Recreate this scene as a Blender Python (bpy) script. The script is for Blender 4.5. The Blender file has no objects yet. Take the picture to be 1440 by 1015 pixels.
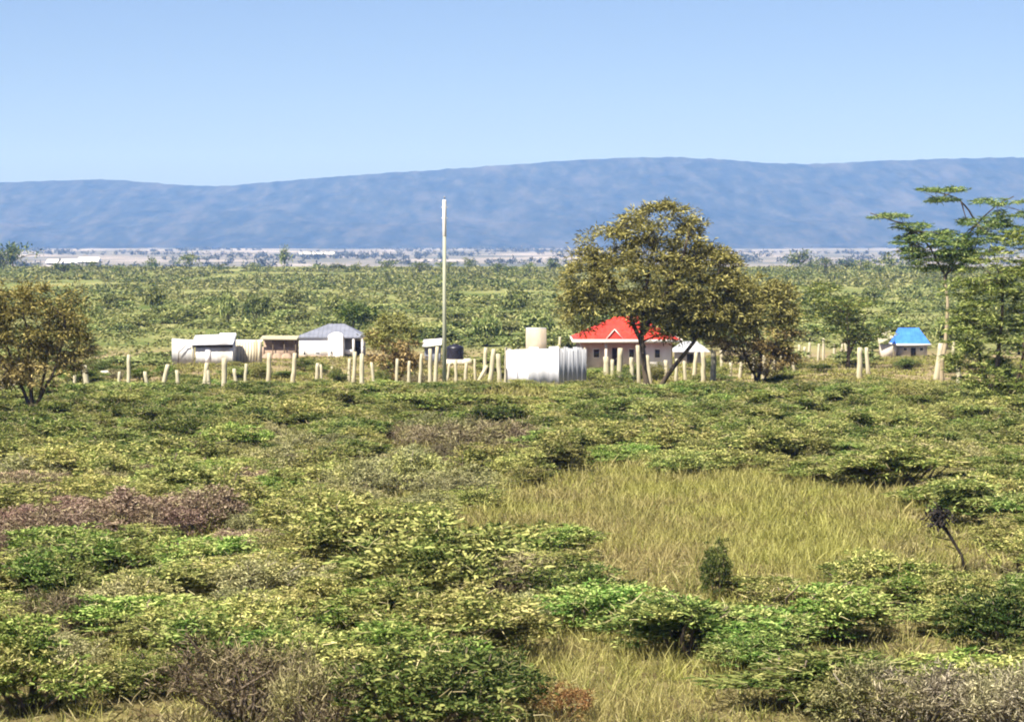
import bpy, math, random
import numpy as np
from mathutils import Vector

random.seed(7)
RNG = np.random.default_rng(7)
scene = bpy.context.scene
COL = scene.collection
PI = math.pi

# ------------------------------------------------------------------ frame geometry
F = 4000.0            # focal length in photo pixels (1440 wide)
CAMZ = 10.0           # lens height above the scrub flat
HOR = 335.0           # photo row of the level horizon
def sm(a, b, t):
    t = np.clip((t - a) / (b - a), 0, 1)
    return t * t * (3 - 2 * t)
def ground_z(x, y):
    x = np.asarray(x, float); y = np.asarray(y, float)
    z = 8.4 * (1 - sm(2, 38, y))
    z = z + 0.13 * np.sin(x * .31 + y * .11) * np.sin(y * .17 + 1.3) * sm(40, 60, y) * (1 - sm(900, 1200, y))
    z = z - 2.6 * np.clip((y - 190) / 110, 0, 1)
    z = z - 12.4 * sm(1185, 2200, y)
    z = z + 1.1 * np.sin(x * .009 + y * .004) * np.sin(y * .0031 + x * .002) * sm(2000, 3000, y)
    return z
def gz(x, y): return float(ground_z(x, y))
def X_(px, Y): return (px - 720.0) * Y / F
def Z_(py, Y): return CAMZ - (py - HOR) / F * Y
def on_ground(px, py):
    Y = 4e4 / max(py - HOR, 4)
    for _ in range(30):
        z = gz(X_(px, Y), Y)
        Y = .5 * Y + .5 * (CAMZ - z) * F / max(py - HOR, 4)
    return X_(px, Y), Y, gz(X_(px, Y), Y)

# ------------------------------------------------------------------ mesh builder
class MB:
    def __init__(s): s.v = []; s.q = []; s.m = []; s.n = 0; s.poly = []; s.pm = []
    def add(s, verts, quads, mat=0):
        verts = np.asarray(verts, float).reshape(-1, 3); quads = np.asarray(quads, int).reshape(-1, 4)
        s.v.append(verts); s.q.append(quads + s.n); s.m.append(np.full(len(quads), mat)); s.n += len(verts)
    def face(s, pts, mat=0):
        pts = np.asarray(pts, float); s.v.append(pts)
        s.poly.append([s.n + i for i in range(len(pts))]); s.pm.append(mat); s.n += len(pts)
    def strips(s, c, d, n, L, W, bend, mat=0, prof=(.45, 1., .3)):
        c = np.asarray(c, float); N = len(c)
        d = d / (np.linalg.norm(d, axis=1, keepdims=True) + 1e-9)
        side = np.cross(d, n); side /= (np.linalg.norm(side, axis=1, keepdims=True) + 1e-9)
        up = np.cross(side, d)
        L = np.broadcast_to(L, N)[:, None]; W = np.broadcast_to(W, N)[:, None]; bend = np.broadcast_to(bend, N)[:, None]
        out = []
        for t, p in zip((0, .55, 1.), prof):
            q = c + d * L * t + up * bend * L * t * t
            out += [q - side * W * .5 * p, q + side * W * .5 * p]
        v = np.stack(out, 1).reshape(-1, 3)
        b = np.arange(N)[:, None] * 6
        s.add(v, np.concatenate([b + np.array([0, 1, 3, 2]), b + np.array([2, 3, 5, 4])], 0), mat)
    def tube(s, path, rad, k=6, mat=0, cap=True):
        path = np.asarray(path, float); n = len(path); rad = np.broadcast_to(rad, n)
        t = np.gradient(path, axis=0); t /= np.linalg.norm(t, axis=1, keepdims=True) + 1e-9
        ref = np.array([0.31, .95, .05]) if abs(t[:, 2]).mean() > .6 else np.array([0, 0, 1.])
        a = np.cross(t, ref); a /= np.linalg.norm(a, axis=1, keepdims=True) + 1e-9
        b = np.cross(t, a)
        th = np.arange(k) * 2 * PI / k
        v = path[:, None] + rad[:, None, None] * (np.cos(th)[None, :, None] * a[:, None] + np.sin(th)[None, :, None] * b[:, None])
        i = np.arange(n - 1)[:, None] * k; j = np.arange(k)[None]; j2 = (j + 1) % k
        q = np.stack([i + j, i + j2, i + k + j2, i + k + j], -1).reshape(-1, 4)
        off = s.n
        s.add(v.reshape(-1, 3), q, mat)
        if cap:
            s.poly.append([off + x for x in range(k)][::-1]); s.pm.append(mat)
            s.poly.append([off + (n - 1) * k + x for x in range(k)]); s.pm.append(mat)
    def box(s, x0, x1, y0, y1, z0, z1, mat=0):
        v = [(x, y, z) for z in (z0, z1) for y in (y0, y1) for x in (x0, x1)]
        s.add(v, [(0, 2, 3, 1), (4, 5, 7, 6), (0, 1, 5, 4), (2, 6, 7, 3), (0, 4, 6, 2), (1, 3, 7, 5)], mat)
    def build(s, name, mats, parent=None, smooth=False):
        me = bpy.data.meshes.new(name)
        v = np.concatenate(s.v) if s.v else np.zeros((0, 3))
        q = np.concatenate(s.q) if s.q else np.zeros((0, 4), int)
        loops = list(q.reshape(-1)); starts = list(np.arange(len(q)) * 4); mi = list(np.concatenate(s.m)) if s.m else []
        for p, m in zip(s.poly, s.pm):
            starts.append(len(loops)); loops += p; mi.append(m)
        me.vertices.add(len(v)); me.vertices.foreach_set('co', v.reshape(-1).astype(np.float32))
        me.loops.add(len(loops)); me.loops.foreach_set('vertex_index', np.asarray(loops, np.int32))
        me.polygons.add(len(starts)); me.polygons.foreach_set('loop_start', np.asarray(starts, np.int32))
        me.polygons.foreach_set('material_index', np.asarray(mi, np.int32))
        if smooth: me.polygons.foreach_set('use_smooth', np.ones(len(starts), bool))
        me.update(calc_edges=True)
        for m in (mats if isinstance(mats, (list, tuple)) else [mats]): me.materials.append(m)
        o = bpy.data.objects.new(name, me); COL.objects.link(o)
        if parent: o.parent = parent
        return o
def tag(o, label=None, cat=None, group=None, kind=None):
    if label: o['label'] = label
    if cat: o['category'] = cat
    if group: o['group'] = group
    if kind: o['kind'] = kind
    return o
def empty(name, loc, label=None, cat=None, group=None, rz=0.):
    o = bpy.data.objects.new(name, None); COL.objects.link(o); o.location = loc; o.rotation_euler = (0, 0, rz)
    o.empty_display_size = .3
    return tag(o, label, cat, group)

# ------------------------------------------------------------------ materials
def new_mat(name):
    m = bpy.data.materials.new(name); m.use_nodes = True; nt = m.node_tree
    for n in list(nt.nodes): nt.nodes.remove(n)
    return m, nt, nt.nodes, nt.links.new
def ramp(N, stops, interp='LINEAR'):
    r = N.new('ShaderNodeValToRGB'); cr = r.color_ramp; cr.interpolation = interp
    while len(cr.elements) > 1: cr.elements.remove(cr.elements[-1])
    for i, (p, c) in enumerate(stops):
        e = cr.elements[0] if i == 0 else cr.elements.new(p)
        e.position = p; e.color = (*c, 1)
    return r
def leaf_mat(name, cols, trans=.19, vary=.34, gain=1.62, other=None, mixed=.0, patch=.8):
    """cols: three leaf colours, one drawn per leaf; each plant shifts them a little"""
    cols = [tuple(min(x * gain * k, .66) for x in c) for c, k in zip(cols, (.7, 1., 1.22))]
    m, nt, N, L = new_mat(name)
    g = N.new('ShaderNodeNewGeometry'); r = ramp(N, [(0., cols[0]), (.5, cols[1]), (1., cols[2])])
    L(g.outputs['Random Per Island'], r.inputs[0])
    col = r.outputs[0]
    if other:      # a second plant growing through the first in patches of its own
        r2 = ramp(N, [(p, tuple(min(x * gain * k, .66) for x in c)) for p, c, k in zip((0, .5, 1), other, (.7, 1., 1.22))]); L(g.outputs['Random Per Island'], r2.inputs[0])
        no = N.new('ShaderNodeTexNoise'); no.inputs['Scale'].default_value = patch; no.inputs['Detail'].default_value = 4; L(g.outputs['Position'], no.inputs['Vector'])
        mp = N.new('ShaderNodeMapRange'); mp.inputs[1].default_value = .42; mp.inputs[2].default_value = .62; mp.inputs[4].default_value = mixed; L(no.outputs[0], mp.inputs[0])
        mc = N.new('ShaderNodeMixRGB'); L(mp.outputs[0], mc.inputs[0]); L(col, mc.inputs[1]); L(r2.outputs[0], mc.inputs[2]); col = mc.outputs[0]
    oi = N.new('ShaderNodeObjectInfo')
    hs = N.new('ShaderNodeHueSaturation')
    mr = N.new('ShaderNodeMapRange'); mr.inputs[3].default_value = 1 - vary; mr.inputs[4].default_value = 1 + vary
    mh = N.new('ShaderNodeMapRange'); mh.inputs[3].default_value = .485; mh.inputs[4].default_value = .515
    wn = N.new('ShaderNodeMath'); wn.operation = 'FRACT'; mu = N.new('ShaderNodeMath'); mu.operation = 'MULTIPLY'; mu.inputs[1].default_value = 17.3
    L(oi.outputs['Random'], mr.inputs[0]); L(oi.outputs['Random'], mu.inputs[0]); L(mu.outputs[0], wn.inputs[0]); L(wn.outputs[0], mh.inputs[0])
    L(mr.outputs[0], hs.inputs['Value']); L(mh.outputs[0], hs.inputs['Hue']); L(col, hs.inputs['Color'])
    d = N.new('ShaderNodeBsdfDiffuse'); t = N.new('ShaderNodeBsdfTranslucent'); mx = N.new('ShaderNodeMixShader'); mx.inputs[0].default_value = trans
    L(hs.outputs[0], d.inputs[0]); L(hs.outputs[0], t.inputs[0]); L(d.outputs[0], mx.inputs[1]); L(t.outputs[0], mx.inputs[2])
    o = N.new('ShaderNodeOutputMaterial'); L(mx.outputs[0], o.inputs[0])
    return m
def surf(name, c0, c1, scale=3., rough=.85, stretch=(1, 1, 1), bump=.2, detail=5., spec=.3, stain=None, stain_scale=.6):
    m, nt, N, L = new_mat(name)
    tc = N.new('ShaderNodeTexCoord'); mp = N.new('ShaderNodeMapping'); mp.inputs['Scale'].default_value = stretch
    no = N.new('ShaderNodeTexNoise'); no.inputs['Scale'].default_value = scale; no.inputs['Detail'].default_value = detail
    L(tc.outputs['Object'], mp.inputs[0]); L(mp.outputs[0], no.inputs['Vector'])
    r = ramp(N, [(.3, c0), (.7, c1)]); L(no.outputs[0], r.inputs[0])
    col = r.outputs[0]
    if stain:
        n2 = N.new('ShaderNodeTexNoise'); n2.inputs['Scale'].default_value = stain_scale; n2.inputs['Detail'].default_value = 6
        L(mp.outputs[0], n2.inputs['Vector'])
        r2 = ramp(N, [(.5, (0, 0, 0)), (.68, (1, 1, 1))]); L(n2.outputs[0], r2.inputs[0])
        mx = N.new('ShaderNodeMixRGB'); L(r2.outputs[0], mx.inputs[0]); L(col, mx.inputs[1]); mx.inputs[2].default_value = (*stain, 1)
        col = mx.outputs[0]
    b = N.new('ShaderNodeBsdfPrincipled'); b.inputs['Roughness'].default_value = rough; b.inputs['Specular IOR Level'].default_value = spec
    L(col, b.inputs['Base Color'])
    bp = N.new('ShaderNodeBump'); bp.inputs['Strength'].default_value = bump; bp.inputs['Distance'].default_value = .03
    L(no.outputs[0], bp.inputs['Height']); L(bp.outputs[0], b.inputs['Normal'])
    o = N.new('ShaderNodeOutputMaterial'); L(b.outputs[0], o.inputs[0])
    return m

M = {}
OLIVE = [(.046, .054, .014), (.128, .134, .040), (.300, .280, .105)]
THORN = [(.030, .052, .011), (.090, .122, .030), (.235, .240, .078)]
BROWN = [(.050, .038, .020), (.130, .105, .060), (.300, .255, .150)]
M['thorn'] = leaf_mat('thorn leaf', [(.024, .048, .010), (.074, .110, .025), (.200, .225, .070)], other=OLIVE, mixed=0.85, gain=1.38)
M['olive'] = leaf_mat('olive leaf', [(.056, .064, .017), (.140, .142, .044), (.300, .275, .105)], other=THORN, mixed=0.90)
M['green'] = leaf_mat('bright leaf', [(.028, .062, .009), (.080, .136, .026), (.195, .240, .072)], other=OLIVE, mixed=0.90)
M['dark'] = leaf_mat('dark leaf', [(.016, .032, .008), (.046, .074, .019), (.140, .160, .052)], other=THORN, mixed=0.80, gain=1.3)
M['grey'] = leaf_mat('grey leaf', [(.050, .054, .024), (.128, .128, .060), (.270, .255, .135)], other=OLIVE, mixed=0.90)
M['twig'] = leaf_mat('dry twig', [(.028, .020, .012), (.078, .060, .038), (.200, .165, .110)], trans=.05, other=OLIVE, mixed=0.50)
M['purple'] = leaf_mat('purple leaf', [(.046, .027, .021), (.124, .080, .062), (.285, .212, .165)], other=OLIVE, mixed=0.28)
M['rust'] = leaf_mat('rust leaf', [(.060, .024, .012), (.140, .060, .030), (.200, .120, .055)], other=OLIVE, mixed=0.60)
M['greytwig'] = leaf_mat('grey twig', [(.050, .042, .028), (.140, .120, .084), (.310, .275, .200)], trans=.05, other=OLIVE, mixed=0.40)
M['crown_brown'] = leaf_mat('olive brown leaf', [(.028, .030, .008), (.094, .092, .025), (.208, .196, .070)], vary=.08, gain=2.0)
M['crown_dark'] = leaf_mat('dark brown leaf', [(.026, .026, .007), (.088, .080, .022), (.190, .168, .058)], vary=.05, gain=1.75)
M['crown_dry'] = leaf_mat('dry brown leaf', [(.046, .034, .013), (.122, .092, .036), (.240, .190, .085)], vary=.08, gain=2.15)
M['crown_acacia'] = leaf_mat('acacia leaf', [(.026, .030, .008), (.094, .088, .026), (.200, .184, .066)], vary=.05, gain=2.2)
M['crown_green'] = leaf_mat('layered leaf', [(.020, .046, .012), (.066, .108, .030), (.185, .215, .080)], vary=.08, gain=1.8)
M['crown_yellow'] = leaf_mat('yellow green leaf', [(.028, .046, .010), (.092, .120, .030), (.235, .245, .080)], vary=.05, gain=1.7)
M['plain'] = leaf_mat('plain shrub leaf', [(.040, .060, .016), (.110, .130, .042), (.215, .220, .090)], vary=.3)
M['plain_light'] = leaf_mat('pale plain weed', [(.070, .088, .024), (.145, .160, .055), (.270, .262, .115)], vary=.1, gain=1.1)
M['grass_y'] = leaf_mat('dry grass', [(.125, .134, .029), (.235, .238, .062), (.355, .340, .118)], trans=.35, other=[(.135, .112, .045), (.215, .178, .082), (.31, .26, .13)], mixed=.7, patch=.16)
M['grass_g'] = leaf_mat('green grass', [(.080, .090, .020), (.160, .165, .045), (.280, .265, .090)], trans=.35, other=[(.15, .14, .03), (.25, .23, .06), (.35, .32, .11)], mixed=1., patch=.3)
M['weed'] = leaf_mat('weed leaf', [(.042, .046, .012), (.115, .115, .036), (.265, .240, .098)], trans=.25, other=BROWN, mixed=0.90)
M['far_leaf'] = leaf_mat('far bush leaf', [(.050, .060, .050), (.080, .090, .074), (.130, .135, .110)], vary=.1, gain=1.)  # greyed, paled leaf colour holds some of the distance haze
M['branchlet'] = leaf_mat('pale branchlet', [(.120, .100, .050), (.230, .200, .100), (.360, .320, .170)], trans=.05, vary=.15, gain=1.5)
M['flower'] = leaf_mat('yellow flower', [(.55, .42, .02), (.6, .5, .03), (.6, .55, .1)], trans=.1)
M['bark'] = surf('bark', (.045, .032, .022), (.13, .10, .065), 4, .95, (1, 1, .25), .6)
M['pale_bark'] = surf('pale bark', (.26, .20, .12), (.46, .38, .25), 3, .9, (1, 1, .3), .5)
M['stem'] = surf('stem bark', (.07, .052, .036), (.19, .15, .105), 6, .95, (1, 1, .3), .4)
M['grey_stem'] = surf('grey stem bark', (.13, .11, .085), (.33, .29, .22), 6, .95, (1, 1, .3), .4)
M['post'] = surf('post timber', (.40, .36, .24), (.54, .49, .35), 5, .9, (2, 2, .35), .4, stain=(.30, .25, .15))
M['pole'] = surf('pole concrete', (.34, .345, .25), (.45, .455, .34), 2, .85, (1, 1, .3), .2, stain=(.27, .27, .19))
M['white_iron'] = surf('white iron sheet', (.74, .73, .77), (.84, .83, .86), .8, .5, (1, 1, .2), .05, spec=.3, stain=(.66, .64, .66))
M['grey_iron'] = surf('grey iron sheet', (.44, .45, .49), (.56, .57, .61), .8, .45, (1, 1, .2), .05, spec=.45, stain=(.30, .29, .29))
M['dull_iron'] = surf('dull iron sheet', (.54, .54, .54), (.68, .67, .66), .9, .6, (1, 1, .3), .1, spec=.4, stain=(.46, .42, .37))
M['roof_grey'] = surf('grey roof', (.15, .16, .20), (.21, .22, .27), 1.2, .6, (1, 1, 1), .1, spec=.4)
M['roof_red'] = surf('red roof', (.60, .035, .022), (.70, .060, .036), 1.5, .55, (1, 1, 1), .1, spec=.35, stain=(.50, .06, .04))
M['roof_blue'] = surf('blue roof', (.035, .14, .60), (.06, .22, .74), 1.2, .55, (1, 1, 1), .1, spec=.35)
M['white_wall'] = surf('white wall', (.76, .74, .72), (.84, .82, .80), 1.5, .9, (1, 1, .4), .1, stain=(.66, .62, .57))
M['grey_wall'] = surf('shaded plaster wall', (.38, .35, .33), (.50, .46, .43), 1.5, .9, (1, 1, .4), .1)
M['tan_wall'] = surf('tan wall', (.56, .50, .42), (.66, .59, .50), 1.8, .95, (1, 1, .6), .2, stain=(.36, .29, .2))
M['block_wall'] = surf('block wall', (.36, .30, .23), (.46, .39, .30), 1.8, .95, (1, 1, .6), .2, stain=(.30, .25, .18))
M['cream_plank'] = surf('cream plank', (.50, .44, .32), (.64, .58, .45), 4, .9, (3, 3, .2), .3, stain=(.38, .31, .2))
M['brown_wall'] = surf('earth wall', (.26, .18, .125), (.40, .30, .22), 2.5, .95, (1, 1, 1), .5)
M['trim'] = surf('white trim', (.74, .70, .66), (.82, .79, .75), 3, .7, (1, 1, 1), .05)
M['glass'] = surf('dark glass', (.02, .024, .03), (.045, .05, .06), 2, .15, (1, 1, 1), .0, spec=.6)
M['dark_wood'] = surf('dark door', (.03, .025, .022), (.06, .05, .045), 4, .8, (1, 1, .2), .2)
M['tank'] = surf('black tank plastic', (.010, .009, .016), (.022, .020, .034), 3, .42, (1, 1, 1), .05, spec=.4)
M['stone'] = surf('pale stone', (.5, .45, .36), (.66, .6, .5), 4, .95, (1, 1, 1), .6)
M['insulator'] = surf('insulator', (.20, .22, .26), (.32, .34, .4), 5, .3, (1, 1, 1), .0)
M['thatch'] = surf('grey thatch', (.30, .28, .19), (.44, .40, .28), 5, .95, (1, 1, 1), .6)
M['black_stalk'] = surf('dead stalk', (.012, .010, .009), (.04, .032, .026), 5, .95, (1, 1, 1), .6)

# ------------------------------------------------------------------ ground, hills, air
def ground_material():
    m, nt, N, L = new_mat('ground cover')
    g = N.new('ShaderNodeNewGeometry'); sep = N.new('ShaderNodeSeparateXYZ'); L(g.outputs['Position'], sep.inputs[0])
    def noise(sc, det=6., st=None, rough=.55):
        n = N.new('ShaderNodeTexNoise'); n.inputs['Scale'].default_value = sc; n.inputs['Detail'].default_value = det; n.inputs['Roughness'].default_value = rough
        if st:
            mp = N.new('ShaderNodeMapping'); mp.inputs['Scale'].default_value = st; L(g.outputs['Position'], mp.inputs[0]); L(mp.outputs[0], n.inputs['Vector'])
        else: L(g.outputs['Position'], n.inputs['Vector'])
        return n.outputs[0]
    def mix(f, a, b):
        x = N.new('ShaderNodeMixRGB')
        L(f, x.inputs[0])
        for k, c in ((1, a), (2, b)):
            if isinstance(c, tuple): x.inputs[k].default_value = (*c, 1)
            else: L(c, x.inputs[k])
        return x.outputs[0]
    def band(a, b):
        r = N.new('ShaderNodeMapRange'); r.interpolation_type = 'SMOOTHSTEP'; r.inputs[1].default_value = a; r.inputs[2].default_value = b
        L(sep.outputs[1], r.inputs[0]); return r.outputs[0]
    def rmp(f, stops):
        r = ramp(N, stops); L(f, r.inputs[0]); return r.outputs[0]
    near = rmp(noise(1.6, 8), [(.3, (.085, .060, .034)), (.5, (.150, .125, .052)), (.7, (.23, .20, .085))])
    yard = rmp(noise(.35, 8), [(.35, (.16, .155, .055)), (.50, (.27, .20, .125)), (.66, (.22, .20, .085))])
    midc = rmp(noise(.035, 9, (1, .45, 1), .65), [(.36, (.08, .11, .033)), (.48, (.155, .175, .062)), (.60, (.25, .245, .105)), (.72, (.20, .195, .09))])
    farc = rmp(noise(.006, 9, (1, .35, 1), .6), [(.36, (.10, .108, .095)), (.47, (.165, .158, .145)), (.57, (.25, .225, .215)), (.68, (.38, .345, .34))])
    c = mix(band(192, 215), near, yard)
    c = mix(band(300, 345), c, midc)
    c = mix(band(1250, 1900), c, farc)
    b = N.new('ShaderNodeBsdfPrincipled'); b.inputs['Roughness'].default_value = 1; b.inputs['Specular IOR Level'].default_value = .0
    L(c, b.inputs['Base Color'])
    bp = N.new('ShaderNodeBump'); bp.inputs['Strength'].default_value = .8; bp.inputs['Distance'].default_value = .25
    L(noise(2.2, 6), bp.inputs['Height']); L(bp.outputs[0], b.inputs['Normal'])
    o = N.new('ShaderNodeOutputMaterial'); L(b.outputs[0], o.inputs[0])
    return m
def build_ground():
    ys = np.concatenate([np.arange(-60, 40, 4.), np.arange(40, 320, 2.5), np.arange(320, 1250, 12.), np.arange(1250, 7400, 90.), [7400, 8500, 10000, 11200]])
    us = np.sign(np.linspace(-1, 1, 161)) * np.abs(np.linspace(-1, 1, 161)) ** 1.5
    xs_w = 60 + np.clip(ys, 0, None) * .42
    X = us[None, :] * xs_w[:, None]; Y = np.repeat(ys[:, None], len(us), 1)
    Zz = ground_z(X, Y)
    b = MB(); nr, nc = X.shape
    i = (np.arange(nr - 1)[:, None] * nc + np.arange(nc - 1)[None]).reshape(-1)
    b.add(np.stack([X, Y, Zz], -1).reshape(-1, 3), np.stack([i, i + 1, i + nc + 1, i + nc], -1))
    o = b.build('ground', ground_material(), smooth=True); tag(o, kind='structure')
build_ground()

def value_noise(x, y, seed):
    r = np.random.default_rng(seed); G = r.random((256, 256))
    xi = np.floor(x).astype(int); yi = np.floor(y).astype(int); fx = x - xi; fy = y - yi
    fx = fx * fx * (3 - 2 * fx); fy = fy * fy * (3 - 2 * fy)
    a = G[xi % 256, yi % 256]; b_ = G[(xi + 1) % 256, yi % 256]; c = G[xi % 256, (yi + 1) % 256]; d = G[(xi + 1) % 256, (yi + 1) % 256]
    return (a * (1 - fx) + b_ * fx) * (1 - fy) + (c * (1 - fx) + d * fx) * fy
def fbm(x, y, seed, o=5):
    s = 0; a = .5
    for k in range(o):
        s = s + a * value_noise(x * 2 ** k, y * 2 ** k, seed + k); a *= .5
    return s
def build_hills():
    prof = np.array([(-900, 262), (-400, 250), (-150, 262), (0, 257), (60, 254), (150, 252), (210, 257), (280, 263), (350, 259), (450, 250), (550, 243), (650, 236), (750, 229.5), (830, 224),
                     (920, 220.5), (1000, 223), (1070, 229), (1130, 231), (1200, 228), (1300, 224), (1440, 221), (1700, 226), (2100, 240), (2600, 232)], float)
    YC = 9000.
    xs = np.linspace(-3900, 3900, 520); ys = np.concatenate([np.linspace(6700, 9000, 130), np.linspace(9040, 10600, 30)])
    X, Y = np.meshgrid(xs, ys)
    px = 720 + X * F / YC
    py = np.interp(px, prof[:, 0], prof[:, 1])
    for _ in range(3): py = .25 * np.roll(py, 3, 1) + .5 * py + .25 * np.roll(py, -3, 1)
    crest = CAMZ + (HOR - py) / F * YC
    t = np.clip((Y - 6800) / (YC - 6800), 0, 1)
    up = np.where(Y <= YC, .35 * t + .65 * t ** 1.6, 1 - .8 * sm(YC, 10800, Y))
    nz = (fbm(X / 420, Y / 420, 5) - .5) * 60 + (np.abs(fbm(X / 300 + Y / 1500, Y / 1600, 40) - .5)) * -60
    w = np.clip(np.minimum(t * 5, (YC - Y) / 900), 0, 1)
    Zz = -17 + (crest + 17) * up + nz * w + (fbm(X / 26, Y / 60, 77, 3) - .5) * 9
    b = MB(); nr, nc = X.shape
    i = (np.arange(nr - 1)[:, None] * nc + np.arange(nc - 1)[None]).reshape(-1)
    b.add(np.stack([X, Y, Zz], -1).reshape(-1, 3), np.stack([i, i + 1, i + nc + 1, i + nc], -1))
    m, nt, N, L = new_mat('hill scrub')
    g = N.new('ShaderNodeNewGeometry')
    def noise(sc, det, rough=.6):
        n = N.new('ShaderNodeTexNoise'); n.inputs['Scale'].default_value = sc; n.inputs['Detail'].default_value = det; n.inputs['Roughness'].default_value = rough
        mp = N.new('ShaderNodeMapping'); mp.inputs['Scale'].default_value = (1, .13, 1.25); L(g.outputs['Position'], mp.inputs[0])
        L(mp.outputs[0], n.inputs['Vector']); return n.outputs[0]
    r = ramp(N, [(.36, (.014, .019, .016)), (.52, (.032, .036, .030)), (.66, (.060, .060, .052))]); L(noise(.022, 8, .66), r.inputs[0])
    r2 = ramp(N, [(.53, (0, 0, 0)), (.70, (1, 1, 1))]); L(noise(.0062, 8, .66), r2.inputs[0])
    mx = N.new('ShaderNodeMixRGB'); L(r2.outputs[0], mx.inputs[0]); L(r.outputs[0], mx.inputs[1]); mx.inputs[2].default_value = (.074, .070, .064, 1)
    d = N.new('ShaderNodeBsdfDiffuse'); L(mx.outputs[0], d.inputs[0])
    o = N.new('ShaderNodeOutputMaterial'); L(d.outputs[0], o.inputs[0])
    tag(b.build('hills', m, smooth=True), kind='structure')
build_hills()

def build_haze():
    b = MB(); b.box(-5100, 5100, -90, 11400, -21, 345)
    m, nt, N, L = new_mat('air')
    v = N.new('ShaderNodeVolumePrincipled'); v.inputs['Color'].default_value = (.19, .40, 1., 1); v.inputs['Density'].default_value = HAZE
    v.inputs['Absorption Color'].default_value = (1, 1, 1, 1); v.inputs['Density Attribute'].default_value = ''
    v.inputs['Anisotropy'].default_value = .0
    o = N.new('ShaderNodeOutputMaterial'); L(v.outputs[0], o.inputs['Volume'])
    m.cycles.homogeneous_volume = True
    tag(b.build('haze', m), kind='stuff')
HAZE = 0.90e-4
build_haze()

# ------------------------------------------------------------------ plants
def rnd_dirs(r, n):
    v = r.normal(size=(n, 3)); return v / np.linalg.norm(v, axis=1, keepdims=True)
LEAF_FINE = .62
def clump_leaves(mb, r, centers, rc, per, L, W, flat, lift=.15, outdir=None, zsq=.5, upn=.75):
    """leaf sprays scattered round each clump centre; flat: how level they lie"""
    K = len(centers); rc = np.broadcast_to(rc, K)
    c = np.repeat(centers, per, 0); R = np.repeat(rc, per)
    n = len(c)
    off = r.normal(size=(n, 3)) * .5; off[:, 2] *= zsq
    c = c + off * R[:, None]
    d = rnd_dirs(r, n) + off * 1.2
    if outdir is not None: d = d + np.repeat(outdir, per, 0) * .6
    d[:, 2] = d[:, 2] * (1 - flat) + lift
    nn = rnd_dirs(r, n) * (1 - upn) + np.array([0, 0, 1.]) * upn + r.normal(size=(n, 3)) * .25
    mb.strips(c, d, nn, L * r.uniform(.6, 1.4, n), W * r.uniform(.7, 1.35, n), r.uniform(-.9, .5, n))
def limb_path(a, b, r, bow=.12, n=5):
    a = np.asarray(a, float); b = np.asarray(b, float); t = np.linspace(0, 1, n)[:, None]
    ln = np.linalg.norm(b - a); k = r.normal(size=3) * bow * ln; k[2] = abs(k[2]) * .6
    return a + (b - a) * t + k * (4 * t * (1 - t)) * .5 + r.normal(size=(n, 3)) * ln * .018 * np.sin(t * PI)

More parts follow.
